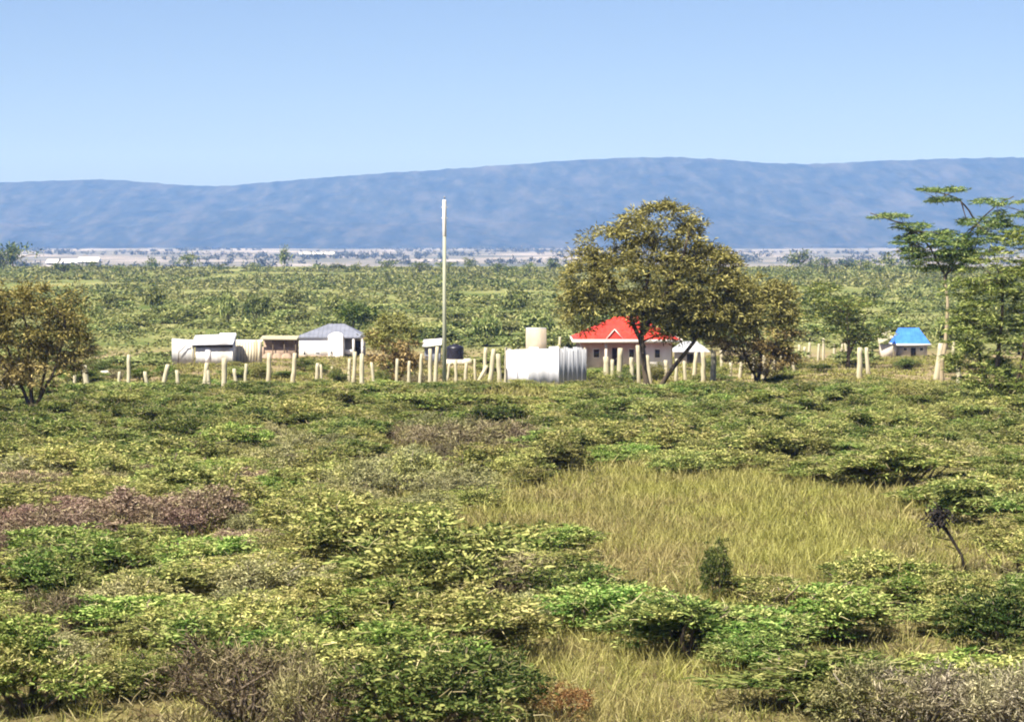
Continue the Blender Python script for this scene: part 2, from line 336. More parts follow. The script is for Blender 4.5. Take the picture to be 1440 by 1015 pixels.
def shrub_mesh(kind, seed):
    """unit shrub: about 1 m radius, 1 m tall"""
    r = np.random.default_rng(seed)
    f, s = MB(), MB()
    spec = {  # clumps, per, leaf length, width, flat, clump radius, z squash
        'thorn': (230, 38, .080, .024, .8, .14, .2), 'olive': (230, 40, .060, .025, .55, .13, .3), 'green': (230, 40, .058, .026, .6, .13, .26),
        'dark': (230, 40, .058, .026, .65, .13, .26), 'grey': (230, 36, .062, .021, .4, .125, .45), 'twig': (160, 26, .10, .014, .2, .15, .6),
        'purple': (230, 36, .060, .023, .5, .13, .4), 'rust': (170, 30, .06, .024, .4, .115, .5), 'greytwig': (200, 30, .085, .015, .25, .13, .6)}[kind]
    K, per, L, W, flat, rc, zs = spec
    rr = np.sqrt(r.random(K)) * .92; th = r.random(K) * 2 * PI
    lob = 1 + .22 * np.sin(th * 3 + r.random() * 6) + .15 * np.sin(th * 5 + r.random() * 6)
    x = rr * np.cos(th) * lob; y = rr * np.sin(th) * lob
    top = np.sqrt(np.clip(1 - (rr / 1.02) ** 2.4, .05, 1)) * (1 + .28 * np.sin(x * 4.3 + r.random() * 6) * np.sin(y * 4.1 + r.random() * 6))
    z = (.26 + .60 * top) * r.uniform(.60, 1.10, K)
    low = r.random(K) < .16; z[low] *= r.uniform(.25, .6, low.sum())
    if kind in ('thorn', 'green', 'dark', 'olive'):        # level pads of foliage one above another, open underneath
        npad = r.integers(7, 11)
        pr_ = np.sqrt(r.random(npad)) * .68; pt = r.random(npad) * 2 * PI; pr_[0] = .1
        ph = (.98 - .42 * pr_ ** 1.5) * r.uniform(.62, 1.06, npad); prad = r.uniform(.24, .46, npad)
        wgt = prad ** 2; pk = r.choice(npad, K, p=wgt / wgt.sum())
        q = np.sqrt(r.random(K)); qa = r.random(K) * 2 * PI; ell = 1 + .3 * np.sin(qa * 2 + pk)
        flatness = {'thorn': .05, 'dark': .10, 'green': .12, 'olive': .16}[kind]
        x = pr_[pk] * np.cos(pt[pk]) + q * prad[pk] * ell * np.cos(qa); y = pr_[pk] * np.sin(pt[pk]) + q * prad[pk] * ell * np.sin(qa)
        z = ph[pk] - .16 * q ** 2 * prad[pk] + r.normal(size=K) * flatness
        lowk = r.random(K) < .10; z[lowk] *= r.uniform(.3, .7, lowk.sum())
    c = np.stack([x, y, z], 1)
    out = c * np.array([1, 1, .6]); out /= np.linalg.norm(out, axis=1, keepdims=True) + 1e-6
    rcs = rc * r.uniform(.7, 1.3, K)
    clump_leaves(f, r, c, rcs, per, L, W, flat, .12 if kind not in ('twig', 'greytwig') else .22, out if kind not in ('twig', 'greytwig') else out * .5, zs, .40 if kind not in ('twig', 'greytwig') else .2)
    nb = 14 if kind not in ('twig', 'greytwig') else 26
    for i in range(min(nb, K)):
        p = limb_path((r.normal() * .06, r.normal() * .06, -.12), c[i] + out[i] * .12, r, .18, 5)
        th0 = .030 if kind != 'twig' else .034
        s.tube(p, np.linspace(th0, .008, 5) * r.uniform(.7, 1.2), 4)
    nb = 260 if kind not in ('twig', 'greytwig') else 90          # pale bent branchlets among the leaves
    ii = r.integers(0, K, nb); c2 = c[ii] + r.normal(size=(nb, 3)) * .09 + out[ii] * .06
    d2 = rnd_dirs(r, nb) + out[ii] * .4; d2[:, 2] *= .7
    f.strips(c2, d2, rnd_dirs(r, nb), r.uniform(.06, .17, nb), .0075, r.uniform(-1.3, 1.3, nb), 1, prof=(1, 1, .6))
    stray = r.integers(5, 10)          # shoots that stick out of the outline
    ii = r.integers(0, K, stray)
    d = out[ii] + r.normal(size=(stray, 3)) * .5; d[:, 2] = np.abs(d[:, 2]) + .3
    f.strips(c[ii], d, r.normal(size=(stray, 3)), r.uniform(.25, .42, stray), .009, .1)
    return f, s
SHRUB = {}
STEMM = {'thorn': 'stem', 'olive': 'stem', 'green': 'stem', 'dark': 'stem', 'grey': 'grey_stem', 'twig': 'stem', 'purple': 'stem', 'rust': 'stem', 'greytwig': 'grey_stem'}
def protos(kind):
    if kind not in SHRUB:
        SHRUB[kind] = []
        for q in range(4):
            f, s = shrub_mesh(kind, abs(hash_(kind)) + q * 13)
            a = f.build('foliage', [M[kind], M['branchlet']]); b = s.build('stem', M[STEMM[kind]])
            SHRUB[kind].append((a.data, b.data))
            bpy.data.objects.remove(a); bpy.data.objects.remove(b)
    return SHRUB[kind]
def hash_(s): return sum((i + 3) * ord(c) for i, c in enumerate(s))
KIND_NAME = {'thorn': 'thorn_shrub', 'olive': 'olive_bush', 'green': 'green_shrub', 'dark': 'dark_shrub', 'grey': 'grey_bush', 'twig': 'twiggy_bush', 'purple': 'purple_bush', 'rust': 'rust_bush', 'greytwig': 'dry_bush'}
KIND_DESC = {'thorn': 'flat green thorn shrub', 'olive': 'olive leafy bush', 'green': 'bright green shrub', 'dark': 'dark green shrub', 'grey': 'grey-green bush', 'twig': 'bare brown twiggy bush',
             'purple': 'purple-brown bush', 'rust': 'rust-brown bush', 'greytwig': 'dry grey twiggy bush'}
SHRUBS = []
def put_shrub(px, py, w, h, kind, label=None, seed=None, depth=None):
    """px, py: where its foot stands in the photo; w, h: size in photo pixels"""
    x, y, z = on_ground(px, py); s = y / F
    pr = protos(kind); q = random.randrange(len(pr)) if seed is None else seed
    o = empty(KIND_NAME[kind], (x, y, z), label, 'shrub' if kind in ('thorn', 'green', 'dark') else 'bush', rz=random.uniform(0, 2 * PI))
    a = w * s / 2; o.scale = (a, a if depth is None else depth, h * s)
    for nm, me in zip(('foliage', 'stem'), pr[q]):
        c = bpy.data.objects.new(nm, me); COL.objects.link(c); c.parent = o
    SHRUBS.append((o, kind, px, py, label))
    return o

# --- shrubs that the photo picks out one by one
HERO = [
    (85, 768, 150, 54, 'purple', 'wide purple-brown bush nearest the picture edge beside the pink-brown patch'),
    (180, 750, 165, 58, 'purple', 'purple-brown bush in the middle of the pink-brown patch'),
    (285, 742, 140, 60, 'purple', 'purple-brown bush ending the pink-brown patch, next to bright green leaves'),
    (20, 788, 120, 42, 'purple', 'low reddish bush cut by the picture edge under the pink-brown patch'),
    (145, 826, 170, 66, 'green', 'bright green shrub directly beneath the purple-brown bushes'),
    (262, 816, 170, 62, 'green', 'yellowish green shrub under the rightmost purple-brown bush'),
    (400, 716, 110, 48, 'green', 'small vivid green shrub between purple bushes and grey-green scrub'),
    (575, 690, 120, 58, 'grey', 'pale grey-green bush below the leaning posts by the tall pole'),
    (505, 700, 110, 52, 'grey', 'grey-green bush with dark gaps left of its paler neighbour'),
    (650, 640, 150, 48, 'twig', 'pinkish-brown twiggy bush between pole and white enclosure'),
    (720, 636, 100, 44, 'twig', 'thin brown twiggy bush below the white enclosure corner'),
    (775, 790, 140, 46, 'green', 'low green shrub pushing into the yellow grass clearing'),
    (810, 862, 150, 62, 'dark', 'dark green shrub with black shade at the near edge of the clearing'),
    (1010, 846, 54, 80, 'dark', 'upright green sapling standing alone in the yellow grass clearing'),
    (960, 925, 210, 84, 'thorn', 'spreading thorn shrub with black gaps below the upright sapling'),
    (1150, 896, 200, 70, 'green', 'bright green shrub on the near edge of the yellow clearing'),
    (1395, 925, 150, 90, 'dark', 'dense dark leafy shrub at the picture edge above dry twigs'),
    (1300, 1030, 190, 92, 'greytwig', 'dry grey twiggy bush in the bottom corner below dark leaves'),
    (1420, 1035, 170, 98, 'greytwig', 'dry grey twiggy bush filling the extreme bottom corner'),
    (1215, 1030, 150, 96, 'grey', 'grey-green bush beside the dry grey twigs at the bottom'),
    (790, 1016, 110, 58, 'rust', 'small rust-brown bush at the bottom edge among yellow grass'),
    (340, 1016, 220, 118, 'twig', 'big bare brown twiggy bush with pale branches at the bottom'),
    (440, 1050, 150, 130, 'twig', 'dark brown twiggy bush beside black shade at the bottom edge'),
    (560, 965, 230, 96, 'green', 'large bright green shrub just above dark shade at the bottom edge'),
    (575, 1052, 250, 120, 'dark', 'wide dark leafy shrub added to stand for deep shade at the bottom edge'),  # extra shrub, its dark leaves stand in for black shade
    (660, 1020, 160, 100, 'dark', 'dark green shrub at the bottom edge beside yellow grass'),
    (640, 860, 260, 116, 'olive', 'large grey-olive bush left of the dark shrub by the clearing'),
    (520, 800, 190, 86, 'olive', 'rounded olive bush between bright green shrubs and the clearing'),
    (1270, 690, 150, 60, 'thorn', 'flat thorn shrub with a dark hollow above the black stalk'),
    (1400, 740, 150, 64, 'thorn', 'flat green thorn shrub behind the leaning black stalk'),
    (690, 606, 90, 36, 'dark', 'dark low shrub with black shade below the white enclosure'),
    (30, 1000, 190, 110, 'green', 'bright green shrub cut by the picture edge at the bottom'),
    (80, 900, 150, 70, 'twig', 'brown twiggy bush at the left above bottom green shrubs'),
]
for px, py, w, h, k, lab in HERO: put_shrub(px, py, w * (1.25 if k in ('thorn', 'green', 'dark', 'olive') and w > 80 else 1), h, k, lab)

def zone(px, py):
    """which plants grow where on the slope: (kinds with weights, share of the ground they take)"""
    if 640 < px < 1310 and 655 < py < 820 and abs((px - 975) / 340) ** 2 + abs((py - 735) / 88) ** 2 < .98 + .16 * math.sin(px * .021) * math.sin(py * .05 + 1): return [('olive', 3), ('green', 1), ('grey', 1)], .025
    if 740 < px < 1240 and 800 < py < 880: return [('thorn', 3), ('dark', 2), ('green', 2), ('olive', 2)], .75
    if 690 < px < 1000 and py > 875: return [('olive', 3), ('thorn', 1), ('rust', 1)], .2
    if 1000 < px < 1240 and py > 800: return [('olive', 3), ('green', 2), ('thorn', 1)], .55
    if px < 350 and 675 < py < 760: return [('purple', 3), ('twig', 1), ('olive', 2)], .8
    if px < 260 and py < 650: return [('thorn', 5), ('dark', 2)], 1.
    if 560 < px < 760 and 590 < py < 650: return [('twig', 3), ('grey', 2)], .8
    if py < 600: return [('thorn', 6), ('olive', 2), ('dark', 1), ('green', 1)], 1.
    if px > 1000 and py < 760: return [('thorn', 5), ('olive', 2), ('grey', 1)], .9
    if 360 < px < 700 and py < 720: return [('grey', 3), ('olive', 2), ('thorn', 2)], .9
    if 330 < px < 740 and py < 880: return [('olive', 4), ('grey', 4), ('twig', 1)], .9
    if px < 420: return [('green', 3), ('olive', 3), ('grey', 1), ('twig', 1)], .85
    return [('olive', 4), ('thorn', 2), ('green', 1)], .75
taken = [(a[2], a[3], (4e4 / (a[3] - HOR))) for a in SHRUBS] + [(q, w_, 90.) for q in (1320, 1350, 1380) for w_ in (800, 825)] + [(1320, 775, 90.), (1300, 765, 90.)] + [(q, 562, 176.) for q in (725, 760)] + [(q, 575, 166.) for q in (735, 755)]
Yr = 186.
while Yr > 59:
    wpx = 1560; xw = Yr * .195
    x = -xw + random.uniform(0, 2)
    step = 2.8 if Yr > 140 else 2.3
    while x < xw:
        yy = Yr + random.uniform(-1.1, 1.1); xx = x + random.uniform(-.8, .8)
        px = 720 + xx * F / yy; py = HOR + (CAMZ - gz(xx, yy)) * F / yy
        ks, dens = zone(px, py - 18)
        x += step * random.uniform(.85, 1.2)
        if ks is None or random.random() > dens: continue
        if any(abs(px - a) < 50 * 90 / c and abs(py - b) < 22 * 90 / c for a, b, c in taken): continue
        k = random.choices([q[0] for q in ks], [q[1] for q in ks])[0]
        w_m = random.uniform(2.2, 5.2) if k in ('thorn', 'green', 'dark', 'olive') else random.uniform(1.8, 3.8); h_m = random.uniform(.65, 1.25) * (.6 + w_m * .13)
        if yy > 150: w_m *= 1.05
        lim = (CAMZ - (536 - HOR) / F * yy) - gz(xx, yy)     # keep the posts clear
        h_m = min(h_m, max(lim * random.uniform(.75, 1.), .6))
        put_shrub(px, py, w_m * F / yy, h_m * F / yy, k)
    Yr -= 3.7 if Yr > 140 else 3.3

rq = random.Random(21)
for _ in range(64):                       # low shrubs among and beyond the posts
    Yq = rq.uniform(191, 242); pq = rq.uniform(10, 1430); xq = X_(pq, Yq)
    if 700 < pq < 835 and Yq < 200: continue
    if Yq > 225 and (800 < pq < 960): continue
    pyq = HOR + (CAMZ - gz(xq, Yq)) * F / Yq
    kq = rq.choices(['thorn', 'dark', 'olive', 'green', 'twig'], [4, 3, 3, 2, 1])[0]
    put_shrub(pq, pyq, rq.uniform(1.6, 3.6) * F / Yq, rq.uniform(.55, 1.15) * F / Yq, kq)
# --- words that place each shrub
LAND = [(-999, 130, 'edge thorn tree'), (130, 360, 'grey tin shed'), (360, 540, 'white house'), (540, 690, 'tall pole'), (690, 840, 'white enclosure'),
        (840, 1010, 'big acacia'), (1010, 1150, 'rust-brown tree'), (1150, 1275, 'blue roof'), (1275, 9999, 'pale acacia trunk')]
ORD = ['first', 'second', 'third', 'fourth', 'fifth', 'sixth', 'seventh', 'eighth', 'ninth', 'tenth', 'eleventh', 'twelfth', 'thirteenth', 'fourteenth', 'fifteenth', 'sixteenth', 'seventeenth', 'eighteenth', 'nineteenth', 'twentieth']
def land(px): return next(t for a, b, t in LAND if a <= px < b)
BANDS = [(0, 546, 'among the posts'), (546, 570, 'under the posts'), (570, 600, 'one row below posts'), (600, 640, "at clearing's far edge"), (640, 700, 'at purple bush level'),
         (700, 780, 'at black stalk level'), (780, 880, "at clearing's near edge"), (880, 2000, 'along the bottom edge')]
def name_all(items, fmt):
    """items: (object, key, px); things with the same key are told apart by counting from the left"""
    groups = {}
    for o, key, px in items: groups.setdefault(key, []).append((px, o))
    for key, l in groups.items():
        l.sort(key=lambda t: t[0]); n = len(l)
        for i, (_, o) in enumerate(l):
            if n == 1: o['label'] = fmt(key, '')
            else: o['label'] = fmt(key, ('leftmost' if i == 0 else 'rightmost' if i == n - 1 else ORD[i] + ' from left'))
items = []
for o, k, px, py, lab in SHRUBS:
    o['group'] = 'shrubs on the scrub slope'
    if lab is None:
        bnd = next(t for a, b, t in BANDS if a <= py < b)
        items.append((o, (KIND_DESC[k], land(px), bnd), px))
name_all(items, lambda key, r: f"{key[0]} below the {key[1]} {key[2]}" + (f", {r}" if r else ''))

# --- grass and low weeds between the shrubs
def scatter_blades(name, mat, n_try, accept, hmin, hmax, W, per, label, lean=.35, spread=.12):
    r = np.random.default_rng(hash_(name))
    Y = np.sqrt(r.uniform(54 ** 2, 300 ** 2, n_try)); X = r.uniform(-.2, .2, n_try) * Y
    Zz = ground_z(X, Y); px = 720 + X * F / Y; py = HOR + (CAMZ - Zz) * F / Y
    p = accept(px, py, X, Y)
    p = np.where(Y > 190, p * (.12 + patchy(X, Y, 7, 51)) * (1 - .75 * np.exp(-((px - 430) / 110.) ** 2 - ((py - 512) / 16.) ** 2)), p)
    k = r.random(n_try) < p
    X, Y, Zz = X[k], Y[k], Zz[k]
    c = np.repeat(np.stack([X, Y, Zz - .03], 1), per, 0); n = len(c)
    c[:, :2] += r.normal(size=(n, 2)) * spread
    tl = np.repeat(r.normal(size=(len(X), 2)) * lean * .5, per, 0)
    d = np.stack([r.normal(size=n) * lean + tl[:, 0], r.normal(size=n) * lean + tl[:, 1], np.ones(n)], 1)
    nn = r.normal(size=(n, 3)); nn[:, 2] *= .2
    hh = np.repeat(r.uniform(hmin, hmax, len(X)), per) * r.uniform(.6, 1.15, n)
    hh *= np.repeat(np.where(Y > 188, .5, 1.), per)
    wy = np.repeat(np.clip(Y / 90, .75, 2.4), per)
    mb = MB(); mb.strips(c, d, nn, hh, W * wy * r.uniform(.6, 1.2, n), r.uniform(-.8, .8, n), prof=(.8, 1, .25))
    return tag(mb.build(name, mat), label, 'grass', kind='stuff')
def clearing(px, py): return np.clip(1.25 + .3 * np.sin(px * .019 + py * .03) - (np.abs((px - 975) / 345) ** 2 + np.abs((py - 742) / 100) ** 2), 0, 1)
def lower(px, py): return np.clip(1.3 - (np.abs((px - 830) / 190) ** 2 + np.abs((py - 965) / 105) ** 2), 0, 1)
def patchy(X, Y, s, sd): return np.clip((fbm(X / s + 50, Y / (s * 1.6) + 50, sd, 4) - .40) * 6, 0, 1)
scatter_blades('dry_grass', M['grass_y'], 150000, lambda px, py, X, Y: np.clip(np.maximum(clearing(px, py), lower(px, py)) * .75 + .20 * patchy(X, Y, 6, 3) * (Y < 188) + .05 * (Y > 188), 0, 1), .3, .68, .022, 11, 'tall dry yellow grass of the open clearing on the slope')
scatter_blades('green_grass', M['grass_g'], 110000, lambda px, py, X, Y: np.clip(.10 + .28 * patchy(X, Y, 4, 11) + .1 * clearing(px, py), 0, 1), .25, .55, .024, 9, 'yellow-green grass growing between the shrubs')
scatter_blades('low_weeds', M['weed'], 150000, lambda px, py, X, Y: np.clip((.45 * patchy(X, Y, 3, 23) + .3 + .5 * (py > 930)) * (1 - clearing(px, py)) * (1 - .8 * lower(px, py)), 0, 1), .18, .42, .038, 9, 'low tangled weeds covering the ground between shrubs', lean=1.2, spread=.3)

def small_flowers():
    r = np.random.default_rng(3); mb = MB()
    x, y, z = on_ground(685, 1000); c = np.stack([x + r.normal(size=26) * .35, y + r.normal(size=26) * .5, z + .5 + r.random(26) * .2], 1)
    mb.strips(c, rnd_dirs(r, 26), np.tile([0, 0, 1.], (26, 1)), .07, .06, .1)
    for p in c: mb.tube([p - np.array([0, 0, .6]), p + np.array([.02, 0, 0])], [.006, .005], 4, 1)
    tag(mb.build('flowering_plant', [M['flower'], M['stem']]), 'small plant with yellow flowers at the bottom edge by black shade', 'plant')
small_flowers()

def black_stalk():
    r = np.random.default_rng(9)
    x, y, z = on_ground(1360, 806); s = y / F
    o = empty('dead_stalk', (x, y, z), 'leaning black dead stalk with a dark clump at its tip', 'plant')
    st = MB(); hx = -40 * s; hz = 78 * s
    st.tube([(0, 0, -.1), (-8 * s, .02, 26 * s), (-26 * s, .03, 56 * s), (hx, 0, hz)], [.05, .045, .05, .04], 6)
    for t, dx in ((.45, -14), (.6, -22), (.3, 10)):
        p = np.array([hx * t, 0, hz * t]); st.tube([p, p + np.array([dx * s, .05, 5 * s])], [.02, .01], 5)
    st.build('stem', M['black_stalk'], o)
    h = MB(); n = 220
    c = np.array([hx, 0, hz]) + r.normal(size=(n, 3)) * np.array([.16, .16, .15])
    h.strips(c, rnd_dirs(r, n), rnd_dirs(r, n), .18, .07, .2)
    h.build('dead_leaves', M['black_stalk'], o)
black_stalk()

# ------------------------------------------------------------------ trees
def tree(name, label, px, py, Y, blobs, leafm, barkm, trunks, nclump, per, L, W, rc, flat=.35, cat='tree', group=None, seed=1, dry=None, zsq=.55, zdepth=.9, limbs=14, twigs=120, trunk_r=.16, limbm=None):
    """blobs: (px, py, rx, ry) lobes of the crown seen in the photo; trunks: lists of photo points"""
    r = np.random.default_rng(seed)
    bx, by = X_(px, Y), Y; bz = gz(bx, by); s = Y / F
    o = empty(name, (bx, by, bz), label, cat, group)
    def loc(qx, qy, dy=0.): return np.array([X_(qx, Y) - bx, dy, Z_(qy, Y) - bz])
    bl = np.array(blobs, float); area = np.maximum(bl[:, 2] * bl[:, 3], bl[:, 2] * 16); pick = r.choice(len(bl), nclump, p=area / area.sum())
    d = rnd_dirs(r, nclump); rad = r.uniform(.45, 1.0, nclump) ** .6
    C = np.zeros((nclump, 3))
    for i, k in enumerate(pick):
        q = bl[k]; mr = (q[2] + q[3]) * .5 if q[3] > q[2] * .4 else q[2]
        C[i] = loc(q[0] + d[i, 0] * rad[i] * q[2], q[1] - d[i, 2] * rad[i] * q[3], d[i, 1] * rad[i] * mr * s * zdepth)
    keep = C[:, 2] > .25; C = C[keep]; d = d[keep]
    tr = MB(); ends = []; limbm = limbm or barkm
    base_r = trunk_r
    for j, pts in enumerate(trunks):
        P = np.array([loc(a, b, c) for a, b, c in pts]); tt = np.linspace(0, 1, len(P)); t2 = np.linspace(0, 1, 9)
        P2 = np.stack([np.interp(t2, tt, P[:, q]) for q in range(3)], 1); P2[1:-1] += r.normal(size=(7, 3)) * .04
        P2[0, 2] = min(P2[0, 2], 0) - .15 if j == 0 or abs(P2[0, 2]) < .6 else P2[0, 2]
        rr = base_r * (1 if j == 0 else .42 if limbm != barkm else .75) * np.linspace(1.15, .5, 9); rr[0] *= 1.25
        tr.tube(P2, rr, 8, 0 if j == 0 else 1); ends += [P2[4], P2[6], P2[8], P2[8]]
    tr.build('trunk', [M[barkm], M[limbm]], o, smooth=True)
    ends = np.array(ends)
    far = C[r.choice(len(C), min(limbs, len(C)), replace=False)]
    nodes = []
    for p in far:
        a = ends[np.argmin(np.linalg.norm(ends - p, axis=1) + r.random(len(ends)) * .6)]
        b = MB(); pa = limb_path(a, p, r, .12, 6); b.tube(pa, np.linspace(base_r * .42, base_r * .1, 6), 5); b.build('branch', M[limbm], o, smooth=True)
        nodes += list(pa[2:])
    nodes = np.array(nodes)
    f = MB()
    for p in C[r.choice(len(C), min(twigs, len(C)), replace=False)]:
        a = nodes[np.argmin(np.linalg.norm(nodes - p, axis=1))]
        f.tube(limb_path(a, p, r, .15, 4), np.linspace(base_r * .13, base_r * .05, 4), 3, 1, cap=False)
    out = d.copy(); out[:, 2] *= .5
    rcs = rc * r.uniform(.6, 1.35, len(C))
    lowm = None
    if dry:
        split = Z_(dry[1], Y) - bz
        lowm = C[:, 2] + r.normal(size=len(C)) * .5 < split
        g = MB(); clump_leaves(g, r, C[lowm], rcs[lowm], int(per * 1.9), L * LEAF_FINE, W * LEAF_FINE, flat, .1, out[lowm], zsq, .4); g.build('dry_foliage', M[dry[0]], o)
        clump_leaves(f, r, C[~lowm], rcs[~lowm], int(per * 1.9), L * LEAF_FINE, W * LEAF_FINE, flat, .1, out[~lowm], zsq, .4)
    else: clump_leaves(f, r, C, rcs, int(per * 1.9), L * LEAF_FINE, W * LEAF_FINE, flat, .1, out, zsq, .4)
    f.build('crown', [M[leafm], M[limbm]], o)
    return o

tree('thorn_tree', 'brown-olive thorn tree with several stems, cut by the picture edge', 46, 592, 155.6,
     [(40, 448, 62, 52), (88, 440, 42, 42), (98, 488, 32, 40), (18, 500, 60, 46), (62, 520, 52, 32), (-25, 450, 50, 60), (10, 420, 40, 30), (-20, 520, 45, 35)],
     'crown_dark', 'bark', [[(46, 592, 0), (46, 560, 0), (42, 520, 0), (38, 460, 0)], [(44, 575, .1), (30, 545, .2), (12, 500, .3), (0, 450, .4)], [(47, 578, -.1), (62, 548, -.3), (84, 510, -.3), (95, 450, -.5)], [(46, 590, .1), (54, 560, .5), (60, 520, .8), (66, 450, 1.)]],
     270, 34, .34, .10, .50, seed=11, dry=('crown_dry', 495), zsq=.6, limbs=16, trunk_r=.13)
tree('acacia_tree', 'big domed acacia in front of the red roof, tallest tree in view', 920, 552, 186,
     [(928, 316, 58, 36), (968, 335, 38, 28), (893, 322, 26, 26), (852, 338, 44, 22), (832, 392, 42, 48), (900, 392, 84, 52), (980, 388, 68, 46), (1022, 420, 46, 46), (816, 438, 28, 34), (925, 428, 74, 20), (990, 438, 54, 30), (868, 426, 50, 20), (1000, 372, 40, 26), (962, 458, 46, 22), (820, 452, 22, 18), (1040, 436, 36, 36), (975, 455, 40, 22), (925, 446, 44, 18), (1005, 452, 36, 24), (948, 462, 30, 18), (935, 458, 32, 16)],
     'crown_acacia', 'bark', [[(912, 552, 0), (906, 520, 0), (903, 480, 0), (905, 430, 0), (918, 350, 0)], [(922, 550, .1), (948, 515, -.3), (975, 480, -.6), (996, 440, -.8), (1005, 400, -1)], [(905, 490, 0), (890, 450, .3), (862, 400, .6), (845, 360, .8)], [(904, 470, 0), (930, 420, -.8), (958, 370, -1.4), (965, 335, -1.6)]],
     700, 36, .40, .115, .58, seed=21, zsq=.5, limbs=26, twigs=220, trunk_r=.19)
tree('brown_tree', 'rust-brown bushy tree beside the big acacia, between it and the far posts', 1068, 545, 192,
     [(1080, 448, 42, 54), (1062, 412, 42, 32), (1102, 470, 22, 46), (1040, 478, 28, 32), (1080, 505, 40, 20), (1032, 448, 24, 26), (1108, 430, 16, 30), (1020, 466, 26, 28), (1044, 440, 30, 30)],
     'crown_brown', 'bark', [[(1068, 548, 0), (1070, 510, 0), (1066, 470, 0), (1062, 420, 0)], [(1072, 540, .1), (1084, 505, -.3), (1094, 460, -.4)], [(1064, 535, 0), (1048, 500, .2), (1040, 470, .3)]],
     270, 30, .40, .11, .52, seed=31, dry=('crown_dry', 470), limbs=12, trunk_r=.11, zdepth=.5)
tree('brown_bush_tree', 'small round brown tree partly hiding the white house porch', 556, 546, 196,
     [(555, 472, 34, 30), (543, 498, 30, 28), (576, 488, 22, 34), (552, 455, 22, 16), (560, 515, 24, 20), (530, 478, 16, 20)],
     'crown_brown', 'bark', [[(556, 548, 0), (556, 520, 0), (552, 480, 0)], [(558, 540, 0), (570, 510, .2), (578, 475, .2)], [(555, 535, 0), (540, 505, .3), (535, 480, .3)]],
     105, 30, .36, .10, .46, seed=41, dry=('crown_dry', 475), limbs=10, twigs=60, trunk_r=.09)
tree('flat_acacia', 'flat-topped acacia with slender pale trunk and layered dark branches', 1324, 548, 193,
     [(1322, 350, 54, 28), (1325, 356, 48, 26), (1310, 345, 60, 20), (1302, 332, 42, 11), (1348, 366, 36, 18), (1345, 340, 30, 14), (1282, 318, 34, 5), (1248, 304, 30, 3), (1328, 267, 34, 3.5), (1322, 281, 26, 3), (1402, 284, 38, 6), (1425, 300, 36, 6), (1385, 312, 44, 6), (1300, 374, 18, 8), (1410, 322, 40, 7), (1380, 335, 40, 8), (1430, 338, 36, 8), (1375, 352, 34, 9)],
     'crown_green', 'pale_bark', [[(1322, 548, 0), (1326, 510, 0), (1331, 460, 0), (1333, 425, 0), (1328, 388, 0)], [(1329, 392, 0), (1345, 350, .5), (1378, 315, 1), (1405, 288, 1.2), (1430, 276, 1.2)], [(1378, 316, 1.), (1362, 292, .9), (1345, 275, .8), (1300, 265, .6)], [(1328, 385, 0), (1300, 338, -.4), (1262, 312, -.6), (1222, 300, -.7)]],
     520, 26, .34, .08, .40, flat=.85, seed=51, zsq=.22, zdepth=.8, limbs=20, twigs=110, trunk_r=.15, limbm='bark')
tree('edge_tree', 'yellow-green thicket tree cut by the picture edge beside the pale trunk', 1405, 612, 158,
     [(1402, 384, 50, 36), (1442, 356, 46, 38), (1380, 400, 40, 20), (1424, 440, 64, 50), (1376, 452, 26, 60), (1445, 520, 64, 46), (1390, 540, 46, 34), (1480, 430, 60, 80), (1358, 430, 18, 30), (1362, 510, 26, 40), (1346, 425, 18, 36), (1350, 480, 22, 38), (1440, 570, 60, 40), (1400, 590, 50, 30)],
     'crown_yellow', 'bark', [[(1405, 612, 0), (1402, 540, 0), (1405, 470, 0), (1410, 400, 0)], [(1410, 585, .1), (1432, 520, -.4), (1446, 430, -.6)], [(1404, 580, 0), (1384, 520, .4), (1374, 460, .5)]],
     520, 34, .36, .08, .46, flat=.88, seed=61, zsq=.24, limbs=18, twigs=200, trunk_r=.14)
tree('layered_tree', 'dark green layered tree behind the pair of thick posts', 1192, 512, 250,
     [(1188, 424, 58, 9), (1165, 440, 42, 8), (1215, 446, 44, 9), (1180, 462, 48, 9), (1222, 468, 34, 8), (1190, 480, 36, 9), (1150, 405, 26, 9)],
     'dark', 'bark', [[(1192, 514, 0), (1194, 480, 0), (1190, 440, 0)], [(1193, 500, 0), (1208, 470, .4), (1218, 445, .5)]],
     110, 26, .5, .14, .62, flat=.85, seed=71, zsq=.3, limbs=10, twigs=50, trunk_r=.14)
tree('round_tree', 'dark rounded tree standing right behind the white house roof', 497, 470, 345,
     [(497, 440, 28, 12), (478, 446, 16, 9), (515, 444, 16, 9)],
     'dark', 'bark', [[(497, 482, 0), (497, 455, 0), (494, 440, 0)]], 60, 26, .6, .18, .7, seed=81, limbs=8, twigs=30, trunk_r=.16)

